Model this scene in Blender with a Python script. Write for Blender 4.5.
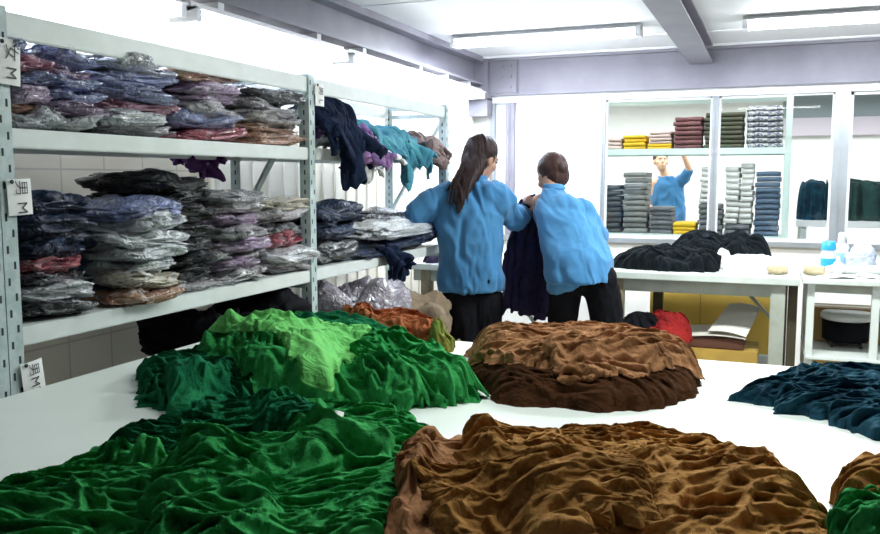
import bpy, bmesh, math, random
import numpy as np
from mathutils import Vector, Matrix, Euler, noise as mnoise

# ------------------------------------------------------------------ scene, camera, light
S = bpy.context.scene
for o in list(bpy.data.objects): bpy.data.objects.remove(o)
COL = S.collection
R = math.radians
H = 1.32; PITCH = R(6.06); YAW = R(21.7); FPX = 838.0
cd = bpy.data.cameras.new('camera'); cam = bpy.data.objects.new('camera', cd); COL.objects.link(cam)
cam.location = (0, 0, H); cam.rotation_euler = (R(90) - PITCH, 0, YAW)
cd.sensor_width = 36; cd.lens = 36 * FPX / 880; cd.clip_start = .02
S.camera = cam
S.view_settings.view_transform = 'Standard'; S.view_settings.look = 'None'
S.view_settings.exposure = 0.40; S.view_settings.gamma = 1
S.view_settings.use_curve_mapping = False
w = bpy.data.worlds.new('world'); S.world = w; w.use_nodes = True
w.node_tree.nodes['Background'].inputs[0].default_value = (.55, .65, .9, 1)
w.node_tree.nodes['Background'].inputs[1].default_value = .04
CEIL = 2.25; WALLY = 6.4; WALLX = -2.27

def area(name, loc, rot, sx, sy, power, col):
    l = bpy.data.lights.new(name, 'AREA'); l.shape = 'RECTANGLE'; l.size = sx; l.size_y = sy
    l.energy = power; l.color = col
    o = bpy.data.objects.new(name, l); COL.objects.link(o); o.location = loc; o.rotation_euler = rot
    return o
# light given by the ceiling tubes (work room) and by the tubes of the room behind the glass
COOL = (.86, .93, 1); GREENISH = (.93, 1, .95)
area('ceiling_light_left', (-1.4, 5.3, CEIL-.10), (0, 0, 0), 1.2, .14, 28, COOL)
area('ceiling_light_right', (.4, 5.3, CEIL-.10), (0, 0, 0), 1.2, .14, 18, COOL)
area('ceiling_light_middle', (.0, 3.7, CEIL-.10), (0, 0, 0), 1.2, .14, 60, GREENISH)
area('ceiling_light_near', (-.15, 2.0, CEIL-.10), (0, 0, 0), 1.2, .14, 17, GREENISH)
area('far_room_light', (-1.0, 7.3, CEIL-.08), (0, 0, 0), 3.2, .3, 20, (.95, 1, 1))
area('far_room_light', (-.3, 9.3, CEIL-.08), (0, 0, 0), 5.5, 1.2, 110, (.95, 1, 1))

# ------------------------------------------------------------------ helpers
_p, _y = PITCH, YAW
FW = np.array([-math.sin(_y)*math.cos(_p), math.cos(_y)*math.cos(_p), -math.sin(_p)])
RT = np.array([math.cos(_y), math.sin(_y), 0]); UP = np.cross(RT, FW); C0 = np.array([0, 0, H])
def at(px, py, axis, v):
    d = FW + RT*(px-440)/FPX + UP*(267-py)/FPX
    return C0 + d*((v-C0[axis])/d[axis])

def tag(o, label=None, cat=None, group=None, kind=None):
    if label: o['label'] = label
    if cat: o['category'] = cat
    if group: o['group'] = group
    if kind: o['kind'] = kind
    return o
def empty(name, loc, rz=0, **k):
    o = bpy.data.objects.new(name, None); COL.objects.link(o); o.location = loc; o.rotation_euler = (0, 0, rz)
    o.empty_display_size = .05
    return tag(o, **k)
def obj(name, me, m=None, parent=None, loc=None, rot=None, scale=None, smooth=False):
    o = bpy.data.objects.new(name, me); COL.objects.link(o)
    if m is not None:
        for mm in (m if isinstance(m, (list, tuple)) else [m]): me.materials.append(mm)
    if parent: o.parent = parent
    if loc is not None: o.location = loc
    if rot is not None: o.rotation_euler = rot
    if scale is not None: o.scale = scale
    if smooth: me.polygons.foreach_set('use_smooth', [True]*len(me.polygons)); me.update()
    return o
def mesh_np(name, v, f, smooth=True):
    me = bpy.data.meshes.new(name)
    me.from_pydata([tuple(a) for a in np.asarray(v).tolist()], [], [tuple(a) for a in np.asarray(f).tolist()] if not isinstance(f, list) else f)
    if smooth: me.polygons.foreach_set('use_smooth', [True]*len(me.polygons))
    me.update(); return me
class MB:
    def __init__(s): s.b = bmesh.new()
    def box(s, x0, x1, y0, y1, z0, z1, mi=0, M=None):
        vs = [s.b.verts.new((x, y, z)) for x in (x0, x1) for y in (y0, y1) for z in (z0, z1)]
        for q in ((0,1,3,2),(4,6,7,5),(0,4,5,1),(2,3,7,6),(0,2,6,4),(1,5,7,3)):
            f = s.b.faces.new([vs[i] for i in q]); f.material_index = mi
        if M is not None: bmesh.ops.transform(s.b, matrix=M, verts=vs)
        return s
    def bar(s, a, b, w, d, mi=0):
        a, b = Vector(a), Vector(b); L = (b-a).length
        M = Matrix.Translation(a) @ (b-a).to_track_quat('Z', 'Y').to_matrix().to_4x4()
        return s.box(-w/2, w/2, -d/2, d/2, 0, L, mi, M)
    def tube(s, pts, r, n=10, mi=0, cap=True):
        pts = [Vector(p) for p in pts]; rs = r if isinstance(r, (list, tuple)) else [r]*len(pts)
        rings = []
        for i, p in enumerate(pts):
            t = (pts[min(i+1, len(pts)-1)] - pts[max(i-1, 0)]).normalized()
            q = t.to_track_quat('Z', 'Y')
            rings.append([s.b.verts.new(p + q @ Vector((math.cos(k*2*math.pi/n)*rs[i], math.sin(k*2*math.pi/n)*rs[i], 0))) for k in range(n)])
        for a, b in zip(rings, rings[1:]):
            for k in range(n):
                f = s.b.faces.new((a[k], a[(k+1) % n], b[(k+1) % n], b[k])); f.smooth = True; f.material_index = mi
        if cap:
            s.b.faces.new(rings[0][::-1]).material_index = mi; s.b.faces.new(rings[-1]).material_index = mi
        return s
    def lathe(s, prof, n=24, c=(0, 0, 0), mi=0):
        rings = [[s.b.verts.new((c[0]+math.cos(k*2*math.pi/n)*r, c[1]+math.sin(k*2*math.pi/n)*r, c[2]+z)) for k in range(n)] for r, z in prof]
        for a, b in zip(rings, rings[1:]):
            for k in range(n):
                f = s.b.faces.new((a[k], a[(k+1) % n], b[(k+1) % n], b[k])); f.smooth = True; f.material_index = mi
        s.b.faces.new(rings[0][::-1]).material_index = mi; s.b.faces.new(rings[-1]).material_index = mi
        return s
    def bevel(s, w=.004, seg=2):
        bmesh.ops.bevel(s.b, geom=[e for e in s.b.edges], offset=w, segments=seg, affect='EDGES', clamp_overlap=True); return s
    def build(s, name, m, parent=None, **k):
        bmesh.ops.recalc_face_normals(s.b, faces=s.b.faces)
        me = bpy.data.meshes.new(name); s.b.to_mesh(me); s.b.free()
        return obj(name, me, m, parent, **k)
def boxo(name, x0, x1, y0, y1, z0, z1, m, parent=None, bev=0):
    b = MB().box(x0, x1, y0, y1, z0, z1)
    if bev: b.bevel(bev)
    return b.build(name, m, parent)
def struct(o): o['kind'] = 'structure'; return o

# ------------------------------------------------------------------ materials
def mat(name, col, rough=.6, col2=None, nscale=6, ndetail=4, bump=0, bscale=40, bdist=.01, metal=0, coat=0, coatr=.1, spec=.5,
        sheen=0, emit=0, stretch=(1, 1, 1), contrast=(.35, .65), objcoord=True, bump2=None):
    m = bpy.data.materials.new(name); m.use_nodes = True; nt = m.node_tree; N = nt.nodes; L = nt.links
    b = N['Principled BSDF']; b.inputs['Base Color'].default_value = (*col, 1)
    b.inputs['Roughness'].default_value = rough; b.inputs['Metallic'].default_value = metal
    b.inputs['Coat Weight'].default_value = coat; b.inputs['Coat Roughness'].default_value = coatr
    b.inputs['Specular IOR Level'].default_value = spec
    b.inputs['Sheen Weight'].default_value = sheen; b.inputs['Sheen Roughness'].default_value = .5
    if emit: b.inputs['Emission Color'].default_value = (*col, 1); b.inputs['Emission Strength'].default_value = emit
    if col2 or bump:
        tc = N.new('ShaderNodeTexCoord'); mp = N.new('ShaderNodeMapping'); mp.inputs['Scale'].default_value = stretch
        L.new(tc.outputs['Object'], mp.inputs['Vector'])
    if col2:
        n = N.new('ShaderNodeTexNoise'); n.inputs['Scale'].default_value = nscale; n.inputs['Detail'].default_value = ndetail
        n.inputs['Roughness'].default_value = .6; L.new(mp.outputs[0], n.inputs['Vector'])
        r = N.new('ShaderNodeValToRGB'); r.color_ramp.elements[0].position = contrast[0]; r.color_ramp.elements[1].position = contrast[1]
        r.color_ramp.elements[0].color = (*col, 1); r.color_ramp.elements[1].color = (*col2, 1)
        L.new(n.outputs['Fac'], r.inputs[0]); L.new(r.outputs[0], b.inputs['Base Color'])
    if bump:
        n2 = N.new('ShaderNodeTexNoise'); n2.inputs['Scale'].default_value = bscale; n2.inputs['Detail'].default_value = 5
        L.new(mp.outputs[0], n2.inputs['Vector'])
        bp = N.new('ShaderNodeBump'); bp.inputs['Strength'].default_value = bump; bp.inputs['Distance'].default_value = bdist
        hsrc = n2.outputs['Fac']
        if bump2:   # ridged creases on top
            v = N.new('ShaderNodeTexNoise'); v.inputs['Scale'].default_value = bump2; v.inputs['Detail'].default_value = 3
            v.inputs['Distortion'].default_value = 1.2; L.new(mp.outputs[0], v.inputs['Vector'])
            s1 = N.new('ShaderNodeMath'); s1.operation = 'SUBTRACT'; s1.inputs[1].default_value = .5; L.new(v.outputs['Fac'], s1.inputs[0])
            s2 = N.new('ShaderNodeMath'); s2.operation = 'ABSOLUTE'; L.new(s1.outputs[0], s2.inputs[0])
            s3 = N.new('ShaderNodeMath'); s3.operation = 'MULTIPLY_ADD'; s3.inputs[1].default_value = -6; L.new(s2.outputs[0], s3.inputs[0]); L.new(n2.outputs['Fac'], s3.inputs[2])
            hsrc = s3.outputs[0]
        L.new(hsrc, bp.inputs['Height']); L.new(bp.outputs[0], b.inputs['Normal'])
        if coat: L.new(bp.outputs[0], b.inputs['Coat Normal'])
    return m
M = {}
M['wall'] = mat('white_wall', (.80, .80, .78), .5, (.74, .74, .72), 2, bump=.05)
M['lamp'] = None
M['ceil'] = mat('ceiling_panel', (.80, .79, .80), .6, (.74, .73, .74), 1.5)
M['trimwhite'] = mat('white_trim', (.82, .82, .84), .45)
M['beam'] = mat('grey_steel_beam', (.27, .255, .30), .5, (.21, .20, .24), 3, bump=.1, bscale=12)
M['alu'] = mat('aluminium', (.40, .42, .45), .4, (.33, .35, .37), 5, metal=.6)
M['white_metal'] = mat('white_painted_metal', (.66, .70, .70), .4, (.58, .62, .61), 8)
M['post'] = mat('painted_angle_post', (.47, .55, .56), .4, (.36, .45, .45), 25, contrast=(.4, .6))
M['darkhole'] = mat('dark_hole', (.02, .03, .03), .8)
M['table'] = mat('white_laminate', (.82, .88, .85), .38, (.78, .84, .81), 2.5)
M['tableedge'] = mat('table_edge', (.45, .46, .44), .5)
M['greytop'] = mat('pale_worn_worktop', (.60, .64, .62), .35, (.48, .52, .50), 5)
M['greyleg'] = mat('grey_table_leg', (.40, .42, .38), .5, (.3, .32, .28), 8)
M['wood'] = mat('dark_wood', (.10, .075, .04), .6, (.05, .04, .02), 10, stretch=(1, 1, .2))
M['floor'] = mat('floor_tiles', (.55, .53, .46), .3, (.45, .43, .37), 3)
M['board'] = mat('yellow_board', (.72, .50, .10), .55, (.66, .44, .08), 6, bump=.05)
M['carton'] = mat('brown_cardboard', (.42, .25, .09), .7, (.33, .19, .06), 5)
M['carton_y'] = mat('yellow_cardboard', (.50, .32, .06), .7, (.38, .23, .05), 5)
M['papercard'] = mat('grey_card', (.62, .60, .55), .6)
M['paper'] = mat('white_paper', (.80, .80, .80), .7)
M['ink'] = mat('black_ink', (.03, .03, .04), .6)
M['skin'] = mat('skin', (.42, .24, .17), .5, (.36, .19, .13), 8)
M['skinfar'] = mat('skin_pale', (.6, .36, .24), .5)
M['hair'] = mat('dark_hair', (.016, .008, .009), .55, (.030, .014, .014), 60, stretch=(1, 1, .08), bump=.3, bscale=120, bdist=.002, spec=.25)
M['hair2'] = mat('brown_hair', (.050, .022, .018), .5, (.028, .013, .012), 60, stretch=(1, 1, .2), bump=.3, bscale=90, bdist=.002, spec=.25)
M['jacket'] = mat('light_blue_cotton', (.045, .165, .35), .85, (.065, .21, .41), 5, bump=.35, bscale=30, bdist=.006, sheen=.15, spec=.08)
M['black'] = mat('black_fabric', (.004, .004, .006), .8, (.007, .007, .010), 8, bump=.3, bscale=40, spec=.08)
M['shoe'] = mat('black_shoe', (.01, .01, .01), .4)
M['darkgarment'] = mat('dark_navy_garment', (.016, .014, .035), .85, (.028, .020, .05), 9, bump=.4, bscale=60, bdist=.006, spec=.08)
M['navycloth'] = mat('navy_cloth', (.005, .009, .022), .9, (.012, .02, .05), 10, bump=.4, bscale=50, bdist=.006, spec=.08)
M['blackcloth'] = mat('black_cloth', (.0025, .004, .005), .9, (.007, .010, .013), 12, bump=.4, bscale=50, bdist=.006, spec=.08)
M['tealblue'] = mat('dark_teal_cloth', (.005, .026, .045), .85, (.014, .065, .10), 14, bump=.6, bscale=55, bdist=.008, spec=.08)
def cloth_mat(name, a, b, sc=7): return mat(name, a, .92, b, sc, 5, bump=.7, bscale=70, bdist=.006, spec=.06, contrast=(.3, .7), bump2=13)
M['green_light'] = cloth_mat('light_green_jersey', (.10, .40, .10), (.17, .52, .15))
M['green'] = cloth_mat('green_jersey', (.016, .19, .050), (.045, .33, .09))
M['green_dark'] = cloth_mat('deep_green_jersey', (.004, .085, .040), (.015, .18, .07))
M['brown'] = cloth_mat('rust_brown_jersey', (.17, .075, .032), (.40, .20, .10), 10)
M['brown2'] = cloth_mat('golden_brown_jersey', (.16, .072, .018), (.42, .21, .065), 9)
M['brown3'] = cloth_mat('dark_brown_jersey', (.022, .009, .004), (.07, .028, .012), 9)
M['rust'] = cloth_mat('rust_red_cloth', (.22, .055, .022), (.36, .13, .055), 12)
M['olive'] = cloth_mat('olive_jersey', (.09, .17, .03), (.24, .20, .05), 12)
M['whitecloth'] = cloth_mat('white_cloth', (.75, .75, .76), (.82, .82, .82))
M['red'] = cloth_mat('dark_red_cloth', (.16, .012, .014), (.30, .022, .02))
M['bluecap'] = mat('blue_plastic', (.02, .30, .62), .35)
M['whiteplastic'] = mat('white_plastic', (.55, .58, .60), .3)
M['clearplastic'] = mat('cloudy_plastic', (.62, .66, .72), .2, (.4, .45, .6), 14, bump=.5, bscale=20)
M['rackfar'] = mat('pale_green_rack', (.62, .74, .70), .45)
M['sack'] = mat('khaki_sack', (.36, .31, .22), .8, (.26, .22, .15), 6, bump=.5, bscale=25)
M['rust_metal'] = mat('worn_brown_post', (.20, .15, .08), .6, (.30, .26, .18), 10)
# tiled glossy wall
def tile_mat():
    m = mat('glazed_wall_tile', (.62, .58, .50), .12); nt = m.node_tree; N = nt.nodes; L = nt.links; b = N['Principled BSDF']
    tc = N.new('ShaderNodeTexCoord'); sp = N.new('ShaderNodeSeparateXYZ'); cb = N.new('ShaderNodeCombineXYZ')
    L.new(tc.outputs['Object'], sp.inputs[0]); L.new(sp.outputs[1], cb.inputs[0]); L.new(sp.outputs[2], cb.inputs[1])
    br = N.new('ShaderNodeTexBrick'); br.offset = 0; br.inputs['Scale'].default_value = 1
    br.inputs['Brick Width'].default_value = .20; br.inputs['Row Height'].default_value = .15; br.inputs['Mortar Size'].default_value = .0035
    br.inputs['Color1'].default_value = (.78, .72, .56, 1); br.inputs['Color2'].default_value = (.72, .66, .52, 1); br.inputs['Mortar'].default_value = (.55, .50, .40, 1)
    L.new(cb.outputs[0], br.inputs['Vector']); L.new(br.outputs['Color'], b.inputs['Base Color'])
    return m
M['tile'] = tile_mat()
def glass_mat():
    m = bpy.data.materials.new('window_glass'); m.use_nodes = True; N = m.node_tree.nodes; L = m.node_tree.links
    N.remove(N['Principled BSDF']); o = N['Material Output']
    t = N.new('ShaderNodeBsdfTransparent'); t.inputs[0].default_value = (.97, .99, .99, 1)
    g = N.new('ShaderNodeBsdfGlossy'); g.inputs['Roughness'].default_value = .03
    fr = N.new('ShaderNodeFresnel'); fr.inputs[0].default_value = 1.35
    mx = N.new('ShaderNodeMixShader'); L.new(fr.outputs[0], mx.inputs[0]); L.new(t.outputs[0], mx.inputs[1]); L.new(g.outputs[0], mx.inputs[2])
    L.new(mx.outputs[0], o.inputs[0]); return m
M['glass'] = glass_mat()
def glare_film_mat():
    m = bpy.data.materials.new('glare_film'); m.use_nodes = True; N = m.node_tree.nodes; L = m.node_tree.links
    N.remove(N['Principled BSDF']); o = N['Material Output']
    t = N.new('ShaderNodeBsdfTranslucent'); t.inputs[0].default_value = (.95, .97, 1, 1)
    g = N.new('ShaderNodeBsdfDiffuse'); g.inputs[0].default_value = (.9, .92, .95, 1)
    mx = N.new('ShaderNodeMixShader'); mx.inputs[0].default_value = .5; L.new(t.outputs[0], mx.inputs[1]); L.new(g.outputs[0], mx.inputs[2])
    L.new(mx.outputs[0], o.inputs[0]); return m
M['film'] = glare_film_mat()  # translucent white added to stand for the glare over the leftmost panes
def emis(name, col, s):
    return mat(name, col, .5, emit=s)
M['tube'] = emis('lit_tube', (.86, .92, 1), 45)
M['tube_row'] = emis('lit_tube_row', (.72, .82, 1), 20)

# numpy value-noise ------------------------------------------------
def vnoise(x, y, seed=0):
    rng = np.random.RandomState(seed); G = rng.rand(64, 64)*2-1
    xi = np.floor(x).astype(int); yi = np.floor(y).astype(int); fx = x-xi; fy = y-yi
    fx = fx*fx*fx*(fx*(fx*6-15)+10); fy = fy*fy*fy*(fy*(fy*6-15)+10)
    g = lambda a, b: G[a % 64, b % 64]
    return (g(xi, yi)*(1-fx)+g(xi+1, yi)*fx)*(1-fy)+(g(xi, yi+1)*(1-fx)+g(xi+1, yi+1)*fx)*fy
def fbm(x, y, seed=0, o=4, g=.5):
    r = 0; a = 1
    for k in range(o): r = r+a*vnoise(x*2**k+7.3*k, y*2**k+3.1*k, seed+k); a *= g
    return r

# ------------------------------------------------------------------ cloth made by relaxing an over-long sheet
TZ = .82
HX0, HY0, HS, HN = -2.1, .2, .005, 700
HM = np.full((HN, HN), TZ)            # height of whatever already lies on the near table (x, y)
def hm_get(Hm, x, y):
    i = np.clip((x-HX0)/HS, 0, HN-2); j = np.clip((y-HY0)/HS, 0, HN-2)
    a = i.astype(int); b = j.astype(int); fa = i-a; fb = j-b
    return (Hm[a, b]*(1-fa)+Hm[a+1, b]*fa)*(1-fb)+(Hm[a, b+1]*(1-fa)+Hm[a+1, b+1]*fa)*fb
def blur(a, k, it=2):
    for _ in range(it):
        for ax in (0, 1):
            pad = [(0, 0), (0, 0)]; pad[ax] = (k, k); q = np.pad(a, pad, 'edge'); c = np.cumsum(q, ax); z = np.zeros_like(np.take(c, [0], ax)); c = np.concatenate([z, c], ax)
            n = a.shape[ax]; a = (np.take(c, range(2*k+1, 2*k+1+n), ax)-np.take(c, range(0, n), ax))/(2*k+1)
    return a
def cloth(name, outline, m, n=110, rot=0, seed=1, mound=0, mpow=2.2, amp=.022, wl=.05, cnt=130, L=(.10, .34), spread=.45, peak=.9,
          flat_at=None, parent=None, rough_m=.3, lean=1.25, edge_n=.10, dz=.003, stack=.42, wide=.14, tent=4, thick=.003, **kw):
    """a garment lying in folds: a sheet over the outline, its folds laid one over the other, each leaning over its steep side"""
    rng = np.random.RandomState(seed)
    P = np.array(outline)[:, :2]; c = P.mean(0)
    ang = np.linspace(-math.pi, math.pi, 361); Rr = np.zeros(361)
    A = P-c; B = np.roll(P, -1, 0)-c
    for k, t in enumerate(ang):
        d = np.array([math.cos(t), math.sin(t)]); best = 0
        for a, b in zip(A, B):
            e = b-a; den = d[0]*e[1]-d[1]*e[0]
            if abs(den) < 1e-9: continue
            s = (a[0]*e[1]-a[1]*e[0])/den; q = (a[0]*d[1]-a[1]*d[0])/den
            if s > 0 and -1e-6 <= q <= 1+1e-6: best = max(best, s)
        Rr[k] = best
    Rr = np.convolve(np.r_[Rr[-4:-1], Rr, Rr[1:4]], np.ones(7)/7, 'valid')
    size = Rr.mean()*2; n = int(min(330, max(70, size*1.25/.0033)))
    u, v = np.meshgrid(np.linspace(-1, 1, n), np.linspace(-1, 1, n), indexing='ij')
    X = u*np.sqrt(1-v*v/2); Y_ = v*np.sqrt(1-u*u/2)
    r = np.hypot(X, Y_); th = np.arctan2(Y_, X)
    Rt = np.interp(th, ang, Rr)*(1+edge_n*(fbm(np.cos(th)*4+9, np.sin(th)*4+9, seed+50, 3, .6)+.6*fbm(np.cos(th)*14+9, np.sin(th)*14+9, seed+51, 2)*r**4)*r)
    x = c[0]+r*Rt*np.cos(th); y = c[1]+r*Rt*np.sin(th)
    mo = mound*np.clip(1-r**mpow, 0, 1)**.6*np.clip(.75+rough_m*fbm(x/.16+3, y/.16, seed+60, 2), .2, 1.3)
    h = np.zeros_like(x); area_ = size*size; N_ = int(cnt*area_/.25*(.05/wl)**1.5)
    N_ = max(24, min(N_, 420))
    toC = C0[:2]-c; toC = toC/np.linalg.norm(toC)
    for k in range(N_):
        q0, q1 = rng.uniform(0, 2*math.pi), math.sqrt(rng.uniform(0, 1)); rr_ = np.interp((q0+math.pi) % (2*math.pi)-math.pi, ang, Rr)*q1*.98
        ox, oy = c[0]+math.cos(q0)*rr_, c[1]+math.sin(q0)*rr_
        ro = rot+spread*rng.randn()*.8+.8*float(fbm(np.array([ox/.22+4]), np.array([oy/.22+4]), seed+3, 2)[0])*min(1, spread*2)
        big = rng.rand() < wide and k < N_*.6
        w_ = wl*.5*rng.uniform(.45, 1.25)*(2.4 if big else 1); LL = rng.uniform(*L)*(1.0 if not big else 1.2); hh = amp*rng.uniform(.45, 1.15)*(1.15 if big else 1)
        cu_ = rng.uniform(-1, 1)*2.2; cr, sr_ = math.cos(ro), math.sin(ro)
        a_ = (x-ox)*cr+(y-oy)*sr_; b_ = -(x-ox)*sr_+(y-oy)*cr
        near_ = (np.abs(a_) < LL*.5)
        bb = b_-cu_*(a_**2-(LL*.25)**2)-.006*np.sin(a_*40+seed+k)
        if (-sr_)*toC[0]+cr*toC[1] > 0: bb = -bb       # steep side towards negative
        t = np.clip(np.abs(a_)/(LL*.5), 0, 1); tap = (1-t**2)**.7; ww = w_*(.45+.55*tap)
        sgn = bb/ww; pk = -.35
        pr = np.where(sgn < pk, np.clip(1-((pk-sgn)/(1+pk)), 0, 1)**.4, np.clip(1-((sgn-pk)/(1-pk)), 0, 1)**peak)
        f_ = pr*tap*near_
        h = np.where(f_ > 0, np.maximum(h, hh*f_+stack*h*np.minimum(1, f_*3)), h)
    if flat_at:
        for sx, sy, sr in flat_at:
            g_ = np.exp(-(((x-sx)**2+(y-sy)**2)/sr**2)**1.5); h = h*(1-.8*g_)+blur(h, 9)*.5*g_
    h = h+.22*amp*np.clip(fbm(x/wl*.8+5, y/wl*.8, seed+90, 3), -.5, 1)*.6
    h = (h+blur(h, 1, 1))/2
    e = np.clip(1-r**16, 0, 1)**.5
    base = hm_get(HM, x, y); base = np.maximum(base, blur(base, tent, 2))
    hb = blur(h, 6, 2); d_ = (h-hb)*lean*e
    xs, ys = x+toC[0]*d_, y+toC[1]*d_
    z = blur(base, 2, 1)+(mo+h)*e+dz*(1+.0*e)
    z = np.maximum(z, base+.002)
    bm_ = r > .985; z = np.where(bm_, base+.001, z)
    p = np.stack([xs, ys, z], -1)
    for sub in ((0, 0), (.5, .5)):
        q = p[:-1, :-1]*(1-sub[0])*(1-sub[1])+p[1:, :-1]*sub[0]*(1-sub[1])+p[:-1, 1:]*(1-sub[0])*sub[1]+p[1:, 1:]*sub[0]*sub[1]
        i = np.clip(((q[..., 0]-HX0)/HS).round().astype(int), 0, HN-1).ravel(); j = np.clip(((q[..., 1]-HY0)/HS).round().astype(int), 0, HN-1).ravel()
        np.maximum.at(HM, (i, j), q[..., 2].ravel())
    Hn = HM.copy()
    Hn[1:-1, 1:-1] = np.maximum(HM[1:-1, 1:-1], (HM[:-2, 1:-1]+HM[2:, 1:-1]+HM[1:-1, :-2]+HM[1:-1, 2:])/4); HM[:] = Hn
    idx = np.arange(n*n).reshape(n, n)
    f = np.stack([idx[:-1, :-1], idx[1:, :-1], idx[1:, 1:], idx[:-1, 1:]], -1).reshape(-1, 4)
    c3 = np.array([c[0], c[1], float(z.min())])
    o = obj(name, mesh_np(name, p.reshape(-1, 3)-c3, f), m, parent, loc=tuple(c3))
    so = o.modifiers.new('t', 'SOLIDIFY'); so.thickness = thick; so.offset = -1
    return o
def outl(pts, z=TZ): return [at(x, y, 2, z)[:2] if not isinstance(z, dict) else None for x, y in pts]
def outz(pts): return [at(q[0], q[1], 2, q[2] if len(q) > 2 else TZ)[:2] for q in pts]

# ------------------------------------------------------------------ room
RX = 3.2; BY = -1.6
struct(boxo('floor', WALLX-.2, RX, BY, 11.2, -.1, 0, M['floor']))
struct(boxo('ceiling', WALLX-.2, RX, BY, WALLY, CEIL, CEIL+.08, M['ceil']))
struct(boxo('wall_left', WALLX-.15, WALLX, BY, WALLY+.1, 0, CEIL, M['tile']))
struct(boxo('wall_right', RX, RX+.1, BY, 11.2, 0, CEIL, M['ceil']))
struct(boxo('wall_near', WALLX, RX, BY-.1, BY, 0, CEIL, M['beam']))
# pale ribbed cladding behind the far bays
b = MB()
b.box(WALLX, WALLX+.02, 3.02, WALLY, 0, 2.02)
y = 3.04
while y < WALLY-.05:
    b.box(WALLX+.02, WALLX+.032, y, y+.05, 0, 2.02); y += .13
struct(b.build('trim_1', mat('warm_white_cladding', (.86, .82, .72), .5)))
# steel beams
b = MB(); b.box(WALLX, WALLX+.06, BY, WALLY-.12, 2.04, CEIL); b.box(WALLX, WALLX+.14, BY, WALLY-.12, 2.035, 2.05); b.box(WALLX, WALLX+.14, BY, WALLY-.12, 2.21, CEIL)
struct(b.build('trim_2', M['beam']))
b = MB(); b.box(WALLX, RX, WALLY-.06, WALLY, 1.96, CEIL); b.box(WALLX, RX, WALLY-.12, WALLY, 2.22, 2.236)
b.box(-2.12, -1.88, WALLY-.075, WALLY-.06, 1.98, 2.22)
for xx in (-2.0, -1.93):
    for zz in (2.02, 2.10, 2.18): b.box(xx-.009, xx+.009, WALLY-.085, WALLY-.075, zz-.009, zz+.009)
b.box(-1.875, -1.868, WALLY-.067, WALLY-.06, 1.97, 2.22)
struct(b.build('trim_3', M['beam']))
b = MB(); b.box(-.60, -.44, BY, WALLY-.06, 2.13, 2.142); b.box(-.60, -.44, BY, WALLY-.06, CEIL-.012, CEIL); b.box(-.535, -.505, BY, WALLY-.06, 2.14, CEIL-.01)
struct(b.build('trim_4', M['beam']))
# corner column and stub beams
b = MB(); b.box(WALLX, -2.10, WALLY-.13, WALLY, 1.80, CEIL); b.box(WALLX, -2.10, WALLY-.15, WALLY, 1.925, 1.94); b.box(-2.22, -2.165, WALLY-.14, WALLY-.12, 1.95, 2.03)
struct(b.build('trim_5', M['beam']))
struct(boxo('trim_6', WALLX+.14, RX, WALLY-.155, WALLY-.12, 2.237, CEIL, M['trimwhite']))
# ceiling joint strips
b = MB()
for yy in (3.0, 4.2, 5.4 + .3): b.box(WALLX, RX, yy-.012, yy+.012, CEIL-.006, CEIL)
struct(b.build('trim_7', M['trimwhite']))
# partition
SILL = .87; TOP = 1.955
b = MB(); b.box(WALLX, RX, WALLY, WALLY+.08, 0, SILL-.03); struct(b.build('wall_far', M['wall']))
struct(boxo('trim_8', WALLX, RX, WALLY-.035, WALLY+.09, SILL-.035, SILL, M['alu']))
struct(boxo('trim_9', WALLX, RX, WALLY-.01, WALLY+.08, 1.905, TOP+.01, M['trimwhite']))
struct(boxo('trim_10', WALLX, -2.10, WALLY, WALLY+.08, SILL, TOP, M['wall']))
struct(boxo('wall_back_upper', WALLX, RX, WALLY, WALLY+.08, TOP+.005, CEIL, M['beam']))
bpy.data.objects['wall_back_upper'].name = 'wall_upper'
MULX = [(-2.12, -2.08), (-1.985, -1.915), (-1.235, -1.205), (-.44, -.395), (.36, .455), (1.3, 1.36), (2.2, 2.26)]
for k, (a, c) in enumerate(MULX):
    b = MB().box(a, c, WALLY-.012, WALLY+.07, SILL, 1.905)
    b.box(a+(c-a)*.42, a+(c-a)*.5, WALLY-.02, WALLY-.012, SILL, 1.905)
    struct(b.build('trim_%d' % (11+k), M['alu'] if k != 1 else M['beam']))
WIN = [(-1.92, -1.235, 'film'), (-1.205, -.44, 'glass'), (-.395, .36, 'glass'), (.455, 1.3, 'glass'), (1.36, 2.2, 'glass')]
for k, (a, c, g) in enumerate(WIN):
    fr = .014 if k < 3 else .022
    b = MB()
    for q in ((a, a+fr, SILL, 1.905), (c-fr, c, SILL, 1.905), (a, c, SILL, SILL+fr*1.5), (a, c, 1.905-fr, 1.905)):
        b.box(q[0], q[1], WALLY+.02, WALLY+.05, q[2], q[3])
    o = struct(b.build('window_%d' % (k+1), M['trimwhite']))
    boxo('glass_pane', a+fr, c-fr, WALLY+.033, WALLY+.037, SILL+fr, 1.905-fr, M[g], o)
boxo('glass_pane', -2.08, -1.985, WALLY+.033, WALLY+.037, SILL, 1.905, M['film'], bpy.data.objects['window_1'])
# room behind the glass
struct(boxo('wall_back', WALLX-.3, RX, 10.6, 10.7, 0, 2.4, M['wall']))
struct(boxo('wall_side', WALLX-.3, WALLX-.2, WALLY, 10.7, 0, 2.4, M['wall']))
struct(boxo('ceiling_far', WALLX-.3, RX, WALLY+.08, 10.7, 2.28, 2.36, M['ceil']))
struct(boxo('trim_21', .05, RX, 10.52, 10.6, 2.0, 2.28, mat('slate_band', (.22, .26, .28), .5)))
struct(boxo('trim_22', .05, RX, 10.5, 10.6, 1.80, 2.0, mat('mauve_band', (.50, .44, .50), .5)))

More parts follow.
